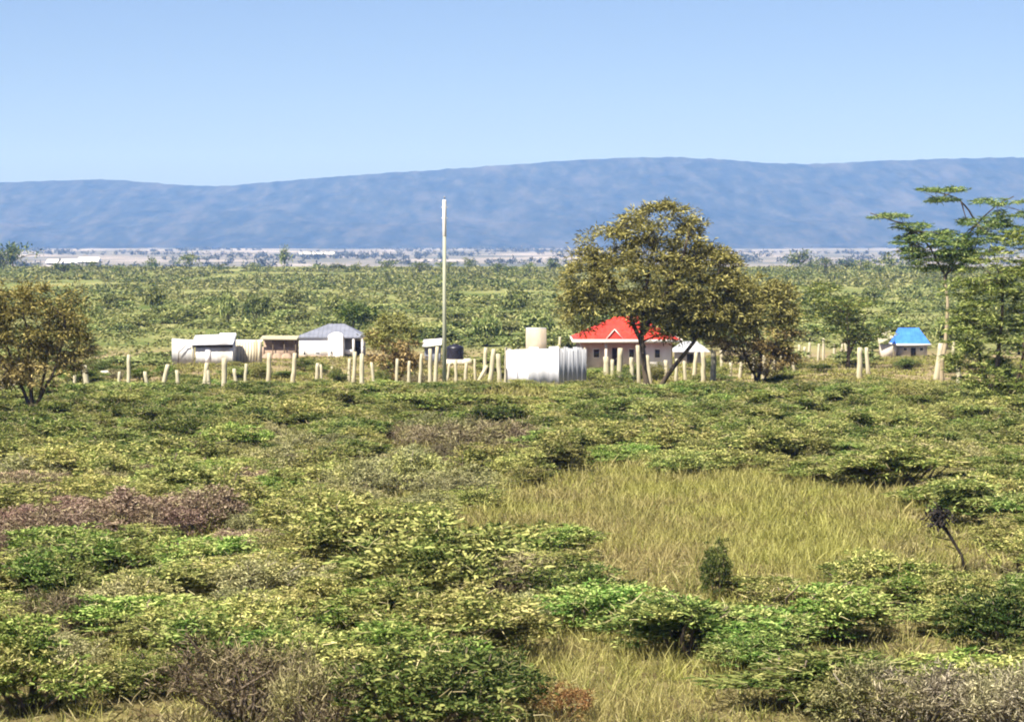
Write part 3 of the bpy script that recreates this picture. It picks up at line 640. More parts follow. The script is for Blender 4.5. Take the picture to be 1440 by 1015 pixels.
# ------------------------------------------------------------------ shrubs and trees out on the plain
def plain_shrub(seed, flat, K=26, per=44):
    r = np.random.default_rng(seed); mb = MB()
    rr = np.sqrt(r.random(K)) * .9; th = r.random(K) * 2 * PI
    z = (.25 + .65 * np.sqrt(np.clip(1 - rr ** 2.2, .05, 1))) * r.uniform(.6, 1.05, K)
    c = np.stack([rr * np.cos(th), rr * np.sin(th), z], 1)
    clump_leaves(mb, r, c, .26, per, .17, .075, flat, .1, None, .35, .5)
    for i in range(5): mb.tube(limb_path((0, 0, -.1), c[i], r, .1, 4), [.04, .03, .02, .01], 4, 1)
    o = mb.build('plain_shrub', [M['plain'], M['stem']]); me = o.data; bpy.data.objects.remove(o); return me
PM = [plain_shrub(900 + i, .7 if i % 2 else .4) for i in range(6)]
items = []
cand = []
rp = np.random.default_rng(55)
while len(cand) < 290:
    Y = math.sqrt(rp.uniform(238 ** 2, 545 ** 2)); x = rp.uniform(-.19, .19) * Y
    px = 720 + x * F / Y
    if Y < 330 and (225 < px < 530 or 590 < px < 665 or 725 < px < 1000 or 1225 < px < 1325) and Y < 312: continue
    if fbm(np.array([x / 22 + 90]), np.array([Y / 40 + 90]), 8, 3)[0] < .36 and rp.random() < .8: continue
    cand.append((Y, x, px))
PB = [(0, 300, 'among the nearest grass'), (300, 350, 'one field back'), (350, 400, 'two fields back'), (400, 450, 'three fields back'), (450, 500, 'four fields back'), (500, 999, 'halfway to the ridge')]
for Y, x, px in cand:
    o = bpy.data.objects.new('plain_shrub', PM[rp.integers(len(PM))]); COL.objects.link(o)
    w = rp.uniform(1.4, 3.6); h = rp.uniform(1.1, 2.2) * (1 if Y > 300 else .7)
    if Y > 310 and rp.random() < .13: w, h = rp.uniform(1.3, 2.4), rp.uniform(3., 4.6)
    o.location = (x, Y, gz(x, Y)); o.scale = (w, w, h); o.rotation_euler = (0, 0, rp.uniform(0, 6.28))
    tag(o, None, 'shrub', 'shrubs scattered over the plain behind the houses')
    items.append((o, ('green shrub' if h < 1.9 else 'tall green shrub', land(px), next(t for a, b, t in PB if a <= Y < b)), px))
name_all(items, lambda key, r: f"{key[0]} behind the {key[1]} {key[2]}" + (f", {r}" if r else ''))
def far_scrub():
    r = np.random.default_rng(66); mb = MB(); n = 3800
    Y = np.sqrt(r.uniform(540 ** 2, 1190 ** 2, n)); X = r.uniform(-.2, .2, n) * Y
    k = fbm(X / 45 + 20, Y / 90 + 20, 31, 3) > .54
    X, Y = X[k], Y[k]; Zz = ground_z(X, Y); n = len(X); per = 60
    w = np.repeat(r.uniform(1.4, 3.6, n), per); h = np.repeat(r.uniform(1., 2.6, n), per)
    c = np.repeat(np.stack([X, Y, Zz], 1), per, 0); m = len(c)
    u = rnd_dirs(r, m) * (r.random(m) ** .4)[:, None]
    c += np.stack([u[:, 0] * w, u[:, 1] * w, np.abs(u[:, 2]) * h], 1)
    d = rnd_dirs(r, m); d[:, 2] *= .4
    mb.strips(c, d, rnd_dirs(r, m) + np.array([0, 0, 1.]), 0.75 * r.uniform(.6, 1.4, m), .36 * r.uniform(.7, 1.3, m), .1)
    def field(name, mat, n, Y0, Y1, thr, sc, per, wr, hr, L, W, label, sd):
        mb = MB(); Y = np.sqrt(r.uniform(Y0 ** 2, Y1 ** 2, n)); X = r.uniform(-.2, .2, n) * Y
        k = fbm(X / sc + 20, Y / sc / 2 + 20, sd, 3) > thr
        px = 720 + X * F / Y; k &= ~((Y < 314) & (((px > 232) & (px < 520)) | ((px > 1235) & (px < 1315))))
        X, Y = X[k], Y[k]; Zz = ground_z(X, Y); n = len(X)
        w = np.repeat(r.uniform(*wr, n), per); h = np.repeat(r.uniform(*hr, n), per); far = np.repeat(np.clip(Y / 420, .8, 2.2), per)
        c = np.repeat(np.stack([X, Y, Zz], 1), per, 0); m = len(c); u = rnd_dirs(r, m)
        c += np.stack([u[:, 0] * w, u[:, 1] * w, np.abs(u[:, 2]) * h], 1)
        d = rnd_dirs(r, m); d[:, 2] *= .4
        mb.strips(c, d, rnd_dirs(r, m) + np.array([0, 0, .5]), L * far * r.uniform(.6, 1.4, m), W * far * r.uniform(.7, 1.3, m), r.uniform(-.8, .3, m))
        tag(mb.build(name, mat), label, 'scrub', kind='stuff')
    field('plain_weeds', M['plain_light'], 12000, 285, 1180, .36, 30, 24, (.6, 1.9), (.3, .9), .55, .22, 'pale yellow-green weeds carpeting the plain behind the houses', 5)
    tag(mb.build('far_scrub', M['plain']), 'low green scrub covering the far plain up to its edge', 'scrub', kind='stuff')
    mb = MB(); n = 5200
    Y = np.sqrt(r.uniform(2000 ** 2, 6900 ** 2, n)); X = r.uniform(-.2, .2, n) * Y
    k = fbm(X / 160 + 20, Y / 420 + 20, 37, 3) > .53
    X, Y = X[k], Y[k]; Zz = ground_z(X, Y); n = len(X); per = 16
    w = np.repeat(r.uniform(2., 6, n), per); h = np.repeat(r.uniform(2., 6., n), per)
    c = np.repeat(np.stack([X, Y, Zz], 1), per, 0); m = len(c)
    u = rnd_dirs(r, m) * (r.random(m) ** .4)[:, None]
    c += np.stack([u[:, 0] * w, u[:, 1] * w, .6 + np.abs(u[:, 2]) * h], 1)
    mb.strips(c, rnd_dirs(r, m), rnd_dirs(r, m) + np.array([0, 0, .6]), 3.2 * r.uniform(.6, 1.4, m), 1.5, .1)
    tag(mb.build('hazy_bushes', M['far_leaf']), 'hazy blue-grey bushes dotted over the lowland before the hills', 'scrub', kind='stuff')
far_scrub()
def ridge_trees():
    pro = []
    for q in range(5):
        r = np.random.default_rng(300 + q); mb = MB(); tk = MB()
        K = 16; c = np.stack([r.normal(size=K) * .45, r.normal(size=K) * .45, r.uniform(.45, 1.15, K)], 1)
        c[:, :2] *= (1.35 - np.abs(c[:, 2:3] - .85) * 1.1)
        tk.tube([(0, 0, -.1), (.03, 0, .4), (0, .02, .95)], [.06, .045, .03], 5)
        for i in range(8): tk.tube(limb_path((0.02, 0, .4), c[i], r, .1, 4), [.03, .02, .015, .01], 4)
        clump_leaves(mb, r, c, .38, 22, .22, .09, .5, .1, None, .5, .6)
        a_ = tk.build('trunk', M['bark']); o = mb.build('crown', M['dark']); pro.append((a_.data, o.data)); bpy.data.objects.remove(o); bpy.data.objects.remove(a_)
    r = np.random.default_rng(77); its = []
    L_ = [(18, 32, 'tall'), (5, 26, 'tall'), (90, 12, 'low round'), (213, 16, 'dark'), (266, 18, 'dark'), (400, 30, 'bare thin'), (312, 10, 'low'), (355, 9, 'low'), (500, 14, 'dark'), (545, 11, 'low'),
          (590, 12, 'low'), (660, 14, 'dark'), (700, 12, 'low'), (745, 13, 'dark'), (775, 16, 'dark'), (1125, 24, 'tall'), (1160, 18, 'dark'), (1190, 13, 'low'), (1215, 16, 'dark'), (1250, 20, 'tall'), (1282, 16, 'dark'),
          (130, 9, 'low'), (168, 10, 'low'), (445, 9, 'low'), (475, 10, 'low'), (625, 9, 'low'), (720, 9, 'low'), (1140, 9, 'low'), (1235, 9, 'low'), (1268, 10, 'low')]
    for px, hp, w in L_:
        Y = r.uniform(1000, 1170); x = X_(px, Y)
        o = empty('ridge_tree', (0, 0, 0))
        for nm, me in zip(('trunk', 'crown'), pro[r.integers(5)]):
            c = bpy.data.objects.new(nm, me); COL.objects.link(c); c.parent = o
        h = hp / F * Y / 1.05; wd = h * r.uniform(.7, 1.1) * (1.5 if 'low' in w else .35 if 'bare' in w else .8)
        o.location = (x, Y, gz(x, Y)); o.scale = (wd, wd, h); o.rotation_euler = (0, 0, r.uniform(0, 6.28))
        tag(o, None, 'tree', 'trees along the edge of the green plain')
        its.append((o, (w, land(px)), px))
    name_all(its, lambda key, q: f"{key[0]} tree on the plain's edge far behind the {key[1]}" + (f", {q}" if q else ''))
ridge_trees()

# ------------------------------------------------------------------ posts and pole
POSTS = [(122, 514, 554, -4, 9, 'thick'), (167, 523, 548, 0, 5, 'short'), (181, 499, 554, 0, 6, 'tall'), (207, 523, 553, -5, 6, 'leaning'), (231, 513, 551, 7, 7, 'leaning'), (250, 521, 549, -1, 6, 'short'), (288, 511, 554, 3, 7, 'upright'),
         (294, 521, 561, -3, 6, 'leaning'), (315, 504, 556, 1, 8, 'tall'), (332, 519, 551, -3, 6, 'leaning'), (378, 497, 538, 1, 7, 'tall'), (413, 497, 538, 1, 7, 'tall'), (446, 511, 534, 0, 6, 'short'), (452, 513, 533, -1, 4, 'thin'),
         (467, 516, 531, 0, 4, 'short'), (491, 505, 537, 1, 5, 'thin'), (498, 495, 539, 2, 6, 'tall'), (509, 498, 558, 0, 7, 'tall'), (558, 505, 548, 1, 5, 'thin'), (591, 498, 550, 2, 5, 'thin'), (605, 491, 544, -1, 6, 'tall'),
         (613, 488, 546, 2, 6, 'tall'), (630, 511, 534, 2, 4, 'short'), (668, 505, 532, -1, 4, 'short'), (682, 489, 527, 1, 6, 'tall'), (691, 491, 543, 5, 7, 'leaning'), (702, 498, 543, -2, 7, 'thick'), (712, 489, 541, 2, 6, 'tall'),
         (787, 474, 492, 0, 4, 'short'), (838, 490, 517, 0, 5, 'short'), (853, 502, 543, -3, 9, 'thick'), (871, 490, 543, 2, 8, 'thick'), (889, 503, 540, 0, 6, 'upright'), (898, 486, 538, 1, 6, 'tall'), (937, 507, 531, -2, 6, 'short'),
         (977, 496, 531, 1, 6, 'upright'), (989, 495, 540, -1, 7, 'tall'), (1003, 494, 542, 1, 8, 'thick'), (1015, 493, 528, 0, 5, 'thin'), (1027, 509, 531, 1, 5, 'short'), (1041, 509, 531, 1, 5, 'short'), (1100, 500, 530, 0, 6, 'upright'),
         (1116, 500, 524, -2, 5, 'leaning'), (1124, 485, 504, 0, 4, 'short'), (1131, 488, 504, 1, 4, 'short'), (1138, 482, 502, 0, 4, 'short'), (1151, 482, 505, 1, 4, 'short'), (1158, 476, 505, 0, 4, 'tall'), (1173, 484, 503, 0, 4, 'short'), (1184, 481, 500, 1, 4, 'short'), (1190, 482, 500, -1, 4, 'short'),
         (1209, 489, 532, 1, 8, 'thick'), (1220, 489, 525, -2, 6, 'upright'), (1320, 483, 532, 5, 9, 'thick'), (1340, 481, 520, 0, 5, 'thin'), (1348, 514, 558, -2, 7, 'leaning'), (3, 530, 556, 1, 6, 'short'), (20, 528, 556, 3, 7, 'leaning'), (345, 512, 546, 2, 5, 'thin'), (525, 510, 546, -2, 5, 'leaning'), (575, 508, 548, 1, 5, 'thin'), (641, 506, 540, -1, 5, 'upright'), (655, 511, 538, 2, 5, 'short'), (861, 506, 541, 1, 6, 'upright'), (913, 500, 540, -2, 6, 'leaning'), (951, 505, 536, 1, 5, 'thin'), (963, 508, 534, -1, 5, 'short'), (1060, 503, 531, 1, 5, 'thin'), (1074, 500, 532, -1, 6, 'upright'), (1087, 506, 531, 2, 5, 'leaning'), (104, 528, 552, 1, 5, 'short')]
its = []
for px, t, b, lean, w, desc in POSTS:
    x, Y, z = on_ground(px, min(max(b + 2, 498), 556)); r = np.random.default_rng(int(px))
    h = Z_(t, Y) - z; mb = MB(); s = Y / F; n = 7; lean = lean * 1.5 + r.normal() * 1.3
    tt = np.linspace(0, 1, n); dx = lean * s
    path = np.stack([-dx * .5 + dx * tt + r.normal(size=n) * .012, r.normal(size=n) * .01, -.3 + (h + .3) * tt], 1)
    rad = max(w * .5 * s * .98, .065) * np.linspace(1.1, .92, n) * r.uniform(.94, 1.06, n)
    rad = np.append(rad, rad[-1] * .7); path = np.vstack([path, path[-1] + [0, 0, .03]])
    mb.tube(path, rad, 8)
    o = mb.build('fence_post', M['post'], smooth=False); o.location = (x, Y, z)
    tag(o, None, 'post', 'pale fence posts standing in the scrub')
    its.append((o, (desc, land(px)), px))
name_all(its, lambda key, q: f"{key[0]} pale fence post by the {key[1]}" + (f", {q} of its like" if q else ''))
def brace(px0, py0, px1, py1, w, label):
    x, Y, z = on_ground(px1, py1 + 2); s = Y / F; Yb = Y + .12
    mb = MB(); mb.tube([((px0 - px1) * s, .12, (py1 + 2 - py0) * s), (0, .05, -.1)], [w * s * .4, w * s * .45], 7)
    o = mb.build('brace_post', M['post']); o.location = (x, Y, z); tag(o, label, 'post', 'slanting braces of the fence')
brace(685, 514, 668, 541, 6, 'slanting brace leaning against the posts beside the white enclosure')
brace(891, 512, 877, 540, 5, 'slanting brace between posts in front of the red-roofed house')

def power_pole():
    x, Y, z = on_ground(625, 548); s = Y / F
    o = empty('utility_pole', (x, Y, z), 'tall slender pale utility pole rising above the hills', 'pole')
    h = Z_(281, Y) - z
    mb = MB(); mb.tube([(0, 0, -.5), (0, 0, h * .5), (0, 0, h)], [.15, .125, .10], 12); mb.build('shaft', M['pole'], o, smooth=True)
    mb = MB(); mb.tube([(0, 0, h - 2.4), (0, 0, h - 2.38), (0, 0, h - .06), (0, 0, h + .0)], [.115, .13, .13, .115], 12); mb.build('sleeve', M['trim'], o, smooth=True)
    mb = MB(); mb.tube([(0, 0, h), (0, 0, h + .1), (0, 0, h + .12), (0, 0, h + .22), (0, 0, h + .24)], [.02, .02, .07, .05, .02], 8); mb.build('insulator', M['insulator'], o, smooth=True)
    for zz in (h - .5, h - 1.2):
        mb = MB(); mb.tube([(-.21, -.05, zz), (.21, -.05, zz)], [.035, .035], 6); mb.build('bracket', M['dull_iron'], o)
power_pole()

# ------------------------------------------------------------------ buildings
def corrugated(mb, p0, p1, z0a, z0b, z1a, z1b, pitch=.46, amp=.007, th=.012, mat=0):
    """an upright corrugated sheet between plan points p0 and p1 with real ribs and thickness"""
    p0 = np.array(p0, float); p1 = np.array(p1, float); ln = np.linalg.norm(p1 - p0); n = max(6, int(ln / pitch * 6)) + 1
    t = np.linspace(0, 1, n); u = (p1 - p0) / ln; nrm = np.array([u[1], -u[0]])
    off = amp * np.sin(t * ln / pitch * 2 * PI)
    rows = []
    for side in (0, th):
        for za, zb in ((z0a, z0b), (z1a, z1b)):
            xy = p0 + (p1 - p0) * t[:, None] + nrm * (off - side)[:, None]
            rows.append(np.column_stack([xy, za + (zb - za) * t]))
    i = np.arange(n - 1)
    q = [np.stack([i, i + 1, i + 1 + n, i + n], 1), np.stack([i + 2 * n, i + 3 * n, i + 3 * n + 1, i + 2 * n + 1], 1), np.stack([i + n, i + n + 1, i + 3 * n + 1, i + 3 * n], 1), np.stack([i, i + 2 * n, i + 2 * n + 1, i + 1], 1)]
    mb.add(np.vstack(rows), np.vstack(q), mat)
def slab(mb, pts, th, mat=0):
    """a sloping roof plane (corner points, counter-clockwise from above) with thickness"""
    p = np.array(pts, float); k = len(p); a = p; b = p - np.array([0, 0, th])
    mb.face(a, mat); mb.face(b[::-1], mat)
    for i in range(k):
        j = (i + 1) % k; mb.face([b[i], b[j], a[j], a[i]], mat)
def part_box(name, m, o, x0, x1, y0, y1, z0, z1, bev=0):
    mb = MB(); mb.box(x0, x1, y0, y1, z0, z1); return mb.build(name, M[m], o)
def window(o, x0, x1, yf, z0, z1, wall_t=.05):
    f = MB(); t = .06
    f.box(x0, x1, yf - .05, yf + .02, z0, z0 + t); f.box(x0, x1, yf - .05, yf + .02, z1 - t, z1)
    f.box(x0, x0 + t, yf - .05, yf + .02, z0 + t, z1 - t); f.box(x1 - t, x1, yf - .05, yf + .02, z0 + t, z1 - t)
    w = f.build('window', M['trim'], o)
    g = MB(); g.box(x0 + t, x1 - t, yf - .02, yf - .008, z0 + t, z1 - t); g.build('pane', M['glass'], w)
    return w
def hip_roof(mb, x0, x1, y0, y1, ze, rx0, rx1, ry, zr, th=.12):
    a, b, c, d = (x0, y0, ze), (x1, y0, ze), (x1, y1, ze), (x0, y1, ze); e, f = (rx0, ry, zr), (rx1, ry, zr)
    mb.face([a, b, f, e]); mb.face([b, c, f]); mb.face([c, d, e, f]); mb.face([d, a, e])
    lo = [np.array(p) - [0, 0, th] for p in (a, b, c, d)]; hi = [np.array(p) for p in (a, b, c, d)]
    for i in range(4): j = (i + 1) % 4; mb.face([lo[i], lo[j], hi[j], hi[i]])
    mb.face(lo[::-1])
    n = int((x1 - x0) / .45)
    for i in range(1, n):           # raised seams up the front slope
        xx = x0 + (x1 - x0) * i / n
        t = 1. if rx0 <= xx <= rx1 else (xx - x0) / (rx0 - x0) if xx < rx0 else (x1 - xx) / (x1 - rx1)
        p, q = np.array([xx, y0, ze]), np.array([xx, y0 + (ry - y0) * t, ze + (zr - ze) * t])
        u = np.array([.03, 0, 0]); w_ = np.array([0, -.012, .035])
        mb.face([p - u + w_, p + u + w_, q + u + w_, q - u + w_]); mb.face([p - u, p - u + w_, q - u + w_, q - u]); mb.face([p + u + w_, p + u, q + u, q + u + w_])

def enclosure():
    Pp = {'A': (712, 188.7), 'B': (744, 188.0), 'C': (786, 188.3), 'D': (825, 190.2), 'E': (818, 191.6), 'G': (722, 191.2)}
    P = {k: np.array([X_(a, b), b]) for k, (a, b) in Pp.items()}
    o0 = P['B']; z0 = gz(*o0)
    o = empty('iron_enclosure', (o0[0], o0[1], z0), 'white corrugated iron enclosure with slatted side greyed as shade among the posts', 'enclosure')
    top = {'A': Z_(491, 188.7) - z0, 'B': Z_(489, 188) - z0, 'C': Z_(488, 188.3) - z0, 'D': Z_(490, 190.2) - z0, 'E': 2.45, 'G': 2.4}
    r = random.Random(4)
    def run(a, b, k, mat):
        pa, pb = P[a] - o0, P[b] - o0
        for i in range(k):
            t0, t1 = i / k, (i + 1) / k - .012
            q0 = pa + (pb - pa) * t0; q1 = pa + (pb - pa) * t1; j = r.uniform(-.13, .07)
            za = top[a] + (top[b] - top[a]) * t0 + j; zb = top[a] + (top[b] - top[a]) * t1 + j + r.uniform(-.03, .03)
            mb = MB(); corrugated(mb, q0 + [0, r.uniform(-.05, .05)], q1 + [0, r.uniform(-.05, .05)], -.3, -.3, za, zb, .40 if mat == 'grey_iron' else .62, .018 if mat == 'grey_iron' else .012); mb.build('iron_sheet', M[mat], o)
    run('A', 'B', 2, 'white_iron'); run('B', 'C', 3, 'white_iron'); run('C', 'D', 6, 'grey_iron'); run('D', 'E', 3, 'grey_iron'); run('E', 'G', 4, 'grey_iron'); run('G', 'A', 3, 'white_iron')  # grey sheets paint in the shaded side of the white iron
    for k in 'ABCDEG':
        p = (P[k] - o0); inn = (sum(P.values()) / 6 - P[k]); inn /= np.linalg.norm(inn); p = p + inn * .14
        mb = MB(); mb.tube([(p[0], p[1], -.3), (p[0], p[1], top[k] + .06)], [.055, .05], 7); mb.build('corner_post', M['post'], o)
enclosure()

def tin_shed():
    Y = 262.; s = Y / F; xo = X_(275, Y); z0 = gz(xo, Y)
    o = empty('tin_shed', (xo, Y, z0), 'grey corrugated tin shed with low sloping roof and tall side screen', 'shed')
    def x(p): return X_(p, Y) - xo
    def z(p): return Z_(p, Y) - z0
    mb = MB()
    corrugated(mb, (x(275), 0), (x(327), 0), -.2, -.2, z(489), z(487)); corrugated(mb, (x(327), 0), (x(327), 3.2), -.2, -.2, z(487), z(474))
    corrugated(mb, (x(327), 3.2), (x(275), 3.2), -.2, -.2, z(474), z(474)); corrugated(mb, (x(275), 3.2), (x(275), 0), -.2, -.2, z(474), z(489))
    mb.build('wall', M['dull_iron'], o)
    mb = MB(); slab(mb, [(x(269), -.35, z(484.5)), (x(328), -.35, z(483.5)), (x(328), 3.3, z(471)), (x(269), 3.3, z(473))], .05); rf = mb.build('roof', M['grey_iron'], o)
    mb = MB(); slab(mb, [(x(304), 1.2, z(477)), (x(327), 1.2, z(477)), (x(327), 3.35, z(470)), (x(304), 3.35, z(470))], .05); mb.build('raised_sheet', M['white_iron'], rf)
    part_box('fascia', 'dark_wood', o, x(272), x(327.5), -.12, -.02, z(488.2), z(485.4))  # dark strip standing in for the shaded gap under the eave
    mb = MB(); corrugated(mb, (x(242), -.15), (x(273), -.1), -.2, -.2, z(476), z(478)); mb.build('side_screen', M['dull_iron'], o)
    mb = MB(); corrugated(mb, (x(242), 2.8), (x(242), -.15), -.2, -.2, z(477), z(476)); mb.build('side_screen', M['dull_iron'], o)
    part_box('door', 'white_iron', o, x(289), x(296), -.09, -.05, -.02, z(489.5))
    mb = MB(); mb.tube([(x(272), -.3, -.2), (x(270), -.3, z(484))], [.06, .05], 7); mb.build('roof_post', M['post'], o)
    mb = MB(); mb.tube([(x(251), -.4, -.1), (x(252), -.4, z(495)), (x(262), -.3, z(486)), (x(268), -.3, z(483))], [.05, .045, .04, .03], 6); mb.build('prop_pole', M['stem'], o)
    Y2 = 266.; xo2 = X_(347, Y2); z2 = gz(xo2, Y2)
    o2 = empty('plank_outhouse', (xo2, Y2, z2), 'cream plank outhouse standing next to the grey tin shed', 'outhouse')
    def xx(p): return X_(p, Y2) - xo2
    def zz(p): return Z_(p, Y2) - z2
    r = random.Random(2); mb = MB(); n = 9; a, b = xx(330), xx(366)
    for i in range(n):
        u0 = a + (b - a) * i / n + .008; u1 = a + (b - a) * (i + 1) / n - .008; y0 = r.uniform(-.015, .015)
        mb.box(u0, u1, y0, y0 + .04, -.2, zz(479) + r.uniform(-.12, .04))
    mb.box(a, a + .04, .06, 1.9, -.2, zz(480)); mb.box(b - .04, b, .06, 1.9, -.2, zz(480)); mb.box(a + .05, b - .05, 1.86, 1.9, -.2, zz(480))
    mb.build('wall', M['cream_plank'], o2)
    mb = MB(); slab(mb, [(a - .1, .1, zz(480.5)), (b + .1, .1, zz(480.5)), (b + .1, 2., zz(478.6)), (a - .1, 2., zz(478.6))], .04); mb.build('roof', M['dull_iron'], o2)
tin_shed()

def open_shelter():
    Y = 288.; xo = X_(393, Y); z0 = gz(xo, Y)
    o = empty('open_shelter', (xo, Y, z0), 'low brown earth shelter with a tan flat roof beside the white house', 'shelter')
    def x(p): return X_(p, Y) - xo
    def z(p): return Z_(p, Y) - z0
    mb = MB(); slab(mb, [(x(366), -.5, z(476)), (x(418), -.5, z(476.5)), (x(418), 2.6, z(473)), (x(366), 2.6, z(473))], .08); mb.build('roof', M['thatch'], o)
    part_box('back_wall', 'brown_wall', o, x(368), x(417), 2.2, 2.45, -.2, z(476) - .02)
    part_box('low_wall', 'brown_wall', o, x(368), x(416), .1, .35, -.2, z(488))
    for p in (368, 384, 400, 416):
        mb = MB(); mb.tube([(x(p), -.2, -.2), (x(p), -.2, z(476.5) - .07)], [.06, .05], 6); mb.build('roof_post', M['stem'], o)
    r = np.random.default_rng(4)
    for i, p in enumerate((378, 391, 404)):
        mb = MB(); n = 9; th = np.linspace(0, 2 * PI, 13)[:-1]
        for k in range(5):
            pass
        rad = .55 * np.cos(np.linspace(0, PI / 2 - .1, 5)); hh = .75 * np.sin(np.linspace(0, PI / 2, 5))
        mb.tube(np.stack([np.zeros(5), np.zeros(5), hh], 1) + np.array([0, 0, -.05]), rad * r.uniform(.9, 1.15), 10)
        q = mb.build('soil_heap', M['brown_wall'], smooth=True); q.location = (xo + x(p), Y - .95, gz(xo + x(p), Y - .95)); q.scale = (1.1, .8, 1)
        tag(q, ('leftmost', 'middle', 'rightmost')[i] + ' of the brown soil heaps before the low shelter', 'soil heap', 'soil heaps before the shelter')
open_shelter()

def white_house():
    Y = 300.; xo = X_(462, Y); z0 = gz(xo, Y)
    o = empty('white_house', (xo, Y, z0), 'small white house with grey hipped roof and rounded front bay', 'house')
    def x(p): return X_(p, Y) - xo
    def z(p): return Z_(p, Y) - z0
    zt = z(475.5)
    mb = MB(); mb.box(x(420.5), x(484), 0, 6.2, -.3, zt); mb.build('wall', M['white_wall'], o)
    mb = MB()   # front bay with a curved head
    xs = np.linspace(x(462), x(483), 13); u = np.linspace(-1, 1, 13); zs = z(473.5) + (z(467.5) - z(473.5)) * np.sqrt(1 - .92 * u * u)
    for i in range(12):
        mb.face([(xs[i], -.9, -.3), (xs[i + 1], -.9, -.3), (xs[i + 1], -.9, zs[i + 1]), (xs[i], -.9, zs[i])])
        mb.face([(xs[i], -.9, zs[i]), (xs[i + 1], -.9, zs[i + 1]), (xs[i + 1], 1.4, zs[i + 1]), (xs[i], 1.4, zs[i])])
    for k in (0, 12):
        f = [(xs[k], 1.4, -.3), (xs[k], -.9, -.3), (xs[k], -.9, zs[k]), (xs[k], 1.4, zs[k])]; mb.face(f if k == 0 else f[::-1])
    mb.build('front_bay', M['white_wall'], o)
    part_box('porch_wall', 'grey_wall', o, x(484) + .004, x(510), 1.6, 6.1, -.3, zt - .01)  # greyer than the white walls, porch shade put into its colour
    mb = MB(); hip_roof(mb, x(416), x(513.5), -.16, 6.4, zt + .13, x(460), x(482), 3.1, z(456.5)); mb.build('roof', M['roof_grey'], o)
    for p in (497, 509.5):
        part_box('porch_pillar', 'white_wall', o, x(p) - .11, x(p) + .11, -.1, .12, -.3, zt)
    part_box('porch_rail', 'trim', o, x(484) + .03, x(497) - .12, -.02, .05, .25, .75)
    d = part_box('door', 'dark_wood', o, x(499), x(506), 1.54, 1.59, -.05, z(480))
    part_box('handle', 'trim', d, x(505) - .03, x(505) + .03, 1.49, 1.535, .85, .93)
    window(o, x(426.5), x(430.5), 0, z(500), z(492.5)); window(o, x(443), x(450.5), 0, z(499), z(495)); window(o, x(465), x(468.5), -.9, z(498), z(492.5))
    part_box('plinth', 'brown_wall', o, x(419.5), x(484) - .02, -.12, -.002, -.3, .12)
white_house()

def red_house():
    Y = 240.; xo = X_(880, Y); z0 = gz(xo, Y)
    o = empty('red_roofed_house', (xo, Y, z0), 'bungalow with bright red hipped roof and white fascia under the big acacia', 'house')
    def x(p): return X_(p, Y) - xo
    def z(p): return Z_(p, Y) - z0
    ze = z(477.5); zw = z(481)
    mb = MB(); mb.box(x(818), x(946), .5, 8.2, -.3, zw); mb.build('wall', M['tan_wall'], o)
    part_box('front_room', 'white_wall', o, x(906), x(944), .1, .496, -.3, zw)
    mb = MB(); hip_roof(mb, x(806), x(957), -.7, 9.0, ze, x(868), x(900), 4.2, z(447), .06); rf = mb.build('roof', M['roof_red'], o)
    # small front gable
    g = MB(); a, b, m_ = x(852), x(876), x(864); yf, zb, zg = -.55, z(477), z(463)
    g.face([(a, yf, zb), (m_, yf, zg), (m_, 2.2, zg), (a, 2.2, zb)]); g.face([(m_, yf, zg), (b, yf, zb), (b, 2.2, zb), (m_, 2.2, zg)])
    g.build('gable_roof', M['roof_red'], rf)
    g = MB(); g.face([(a + .1, yf + .05, zb), (b - .1, yf + .05, zb), (m_, yf + .05, zg - .1)]); g.build('gable_face', M['roof_red'], rf)
    g = MB()
    for q0, q1 in ((a, m_), (b, m_)):
        g.tube([(q0, yf - .03, zb + .02), (q1, yf - .03, zg + .02)], [.035, .035], 4)
    g.build('barge_board', M['trim'], rf)
    part_box('fascia', 'trim', o, x(805), x(958), -.78, -.71, z(481.5), z(477))
    part_box('fascia', 'trim', o, x(804.5), x(804.5) + .07, -.705, 9., z(481.5), z(477))
    part_box('fascia', 'trim', o, x(958), x(958) + .07, -.705, 9., z(481.5), z(477))
    for p in (812, 852):
        part_box('veranda_post', 'tan_wall', o, x(p) - .11, x(p) + .11, -.5, -.28, -.3, zw)
    window(o, x(834), x(844), .5, .95, 1.75); window(o, x(884), x(893), .5, .95, 1.75); window(o, x(920), x(929), .1, .95, 1.75)
    d = part_box('door', 'dark_wood', o, x(861), x(868), .44, .496, -.1, 1.8)
    part_box('handle', 'trim', d, x(866.5), x(867.5), .40, .436, .85, .95)
red_house()

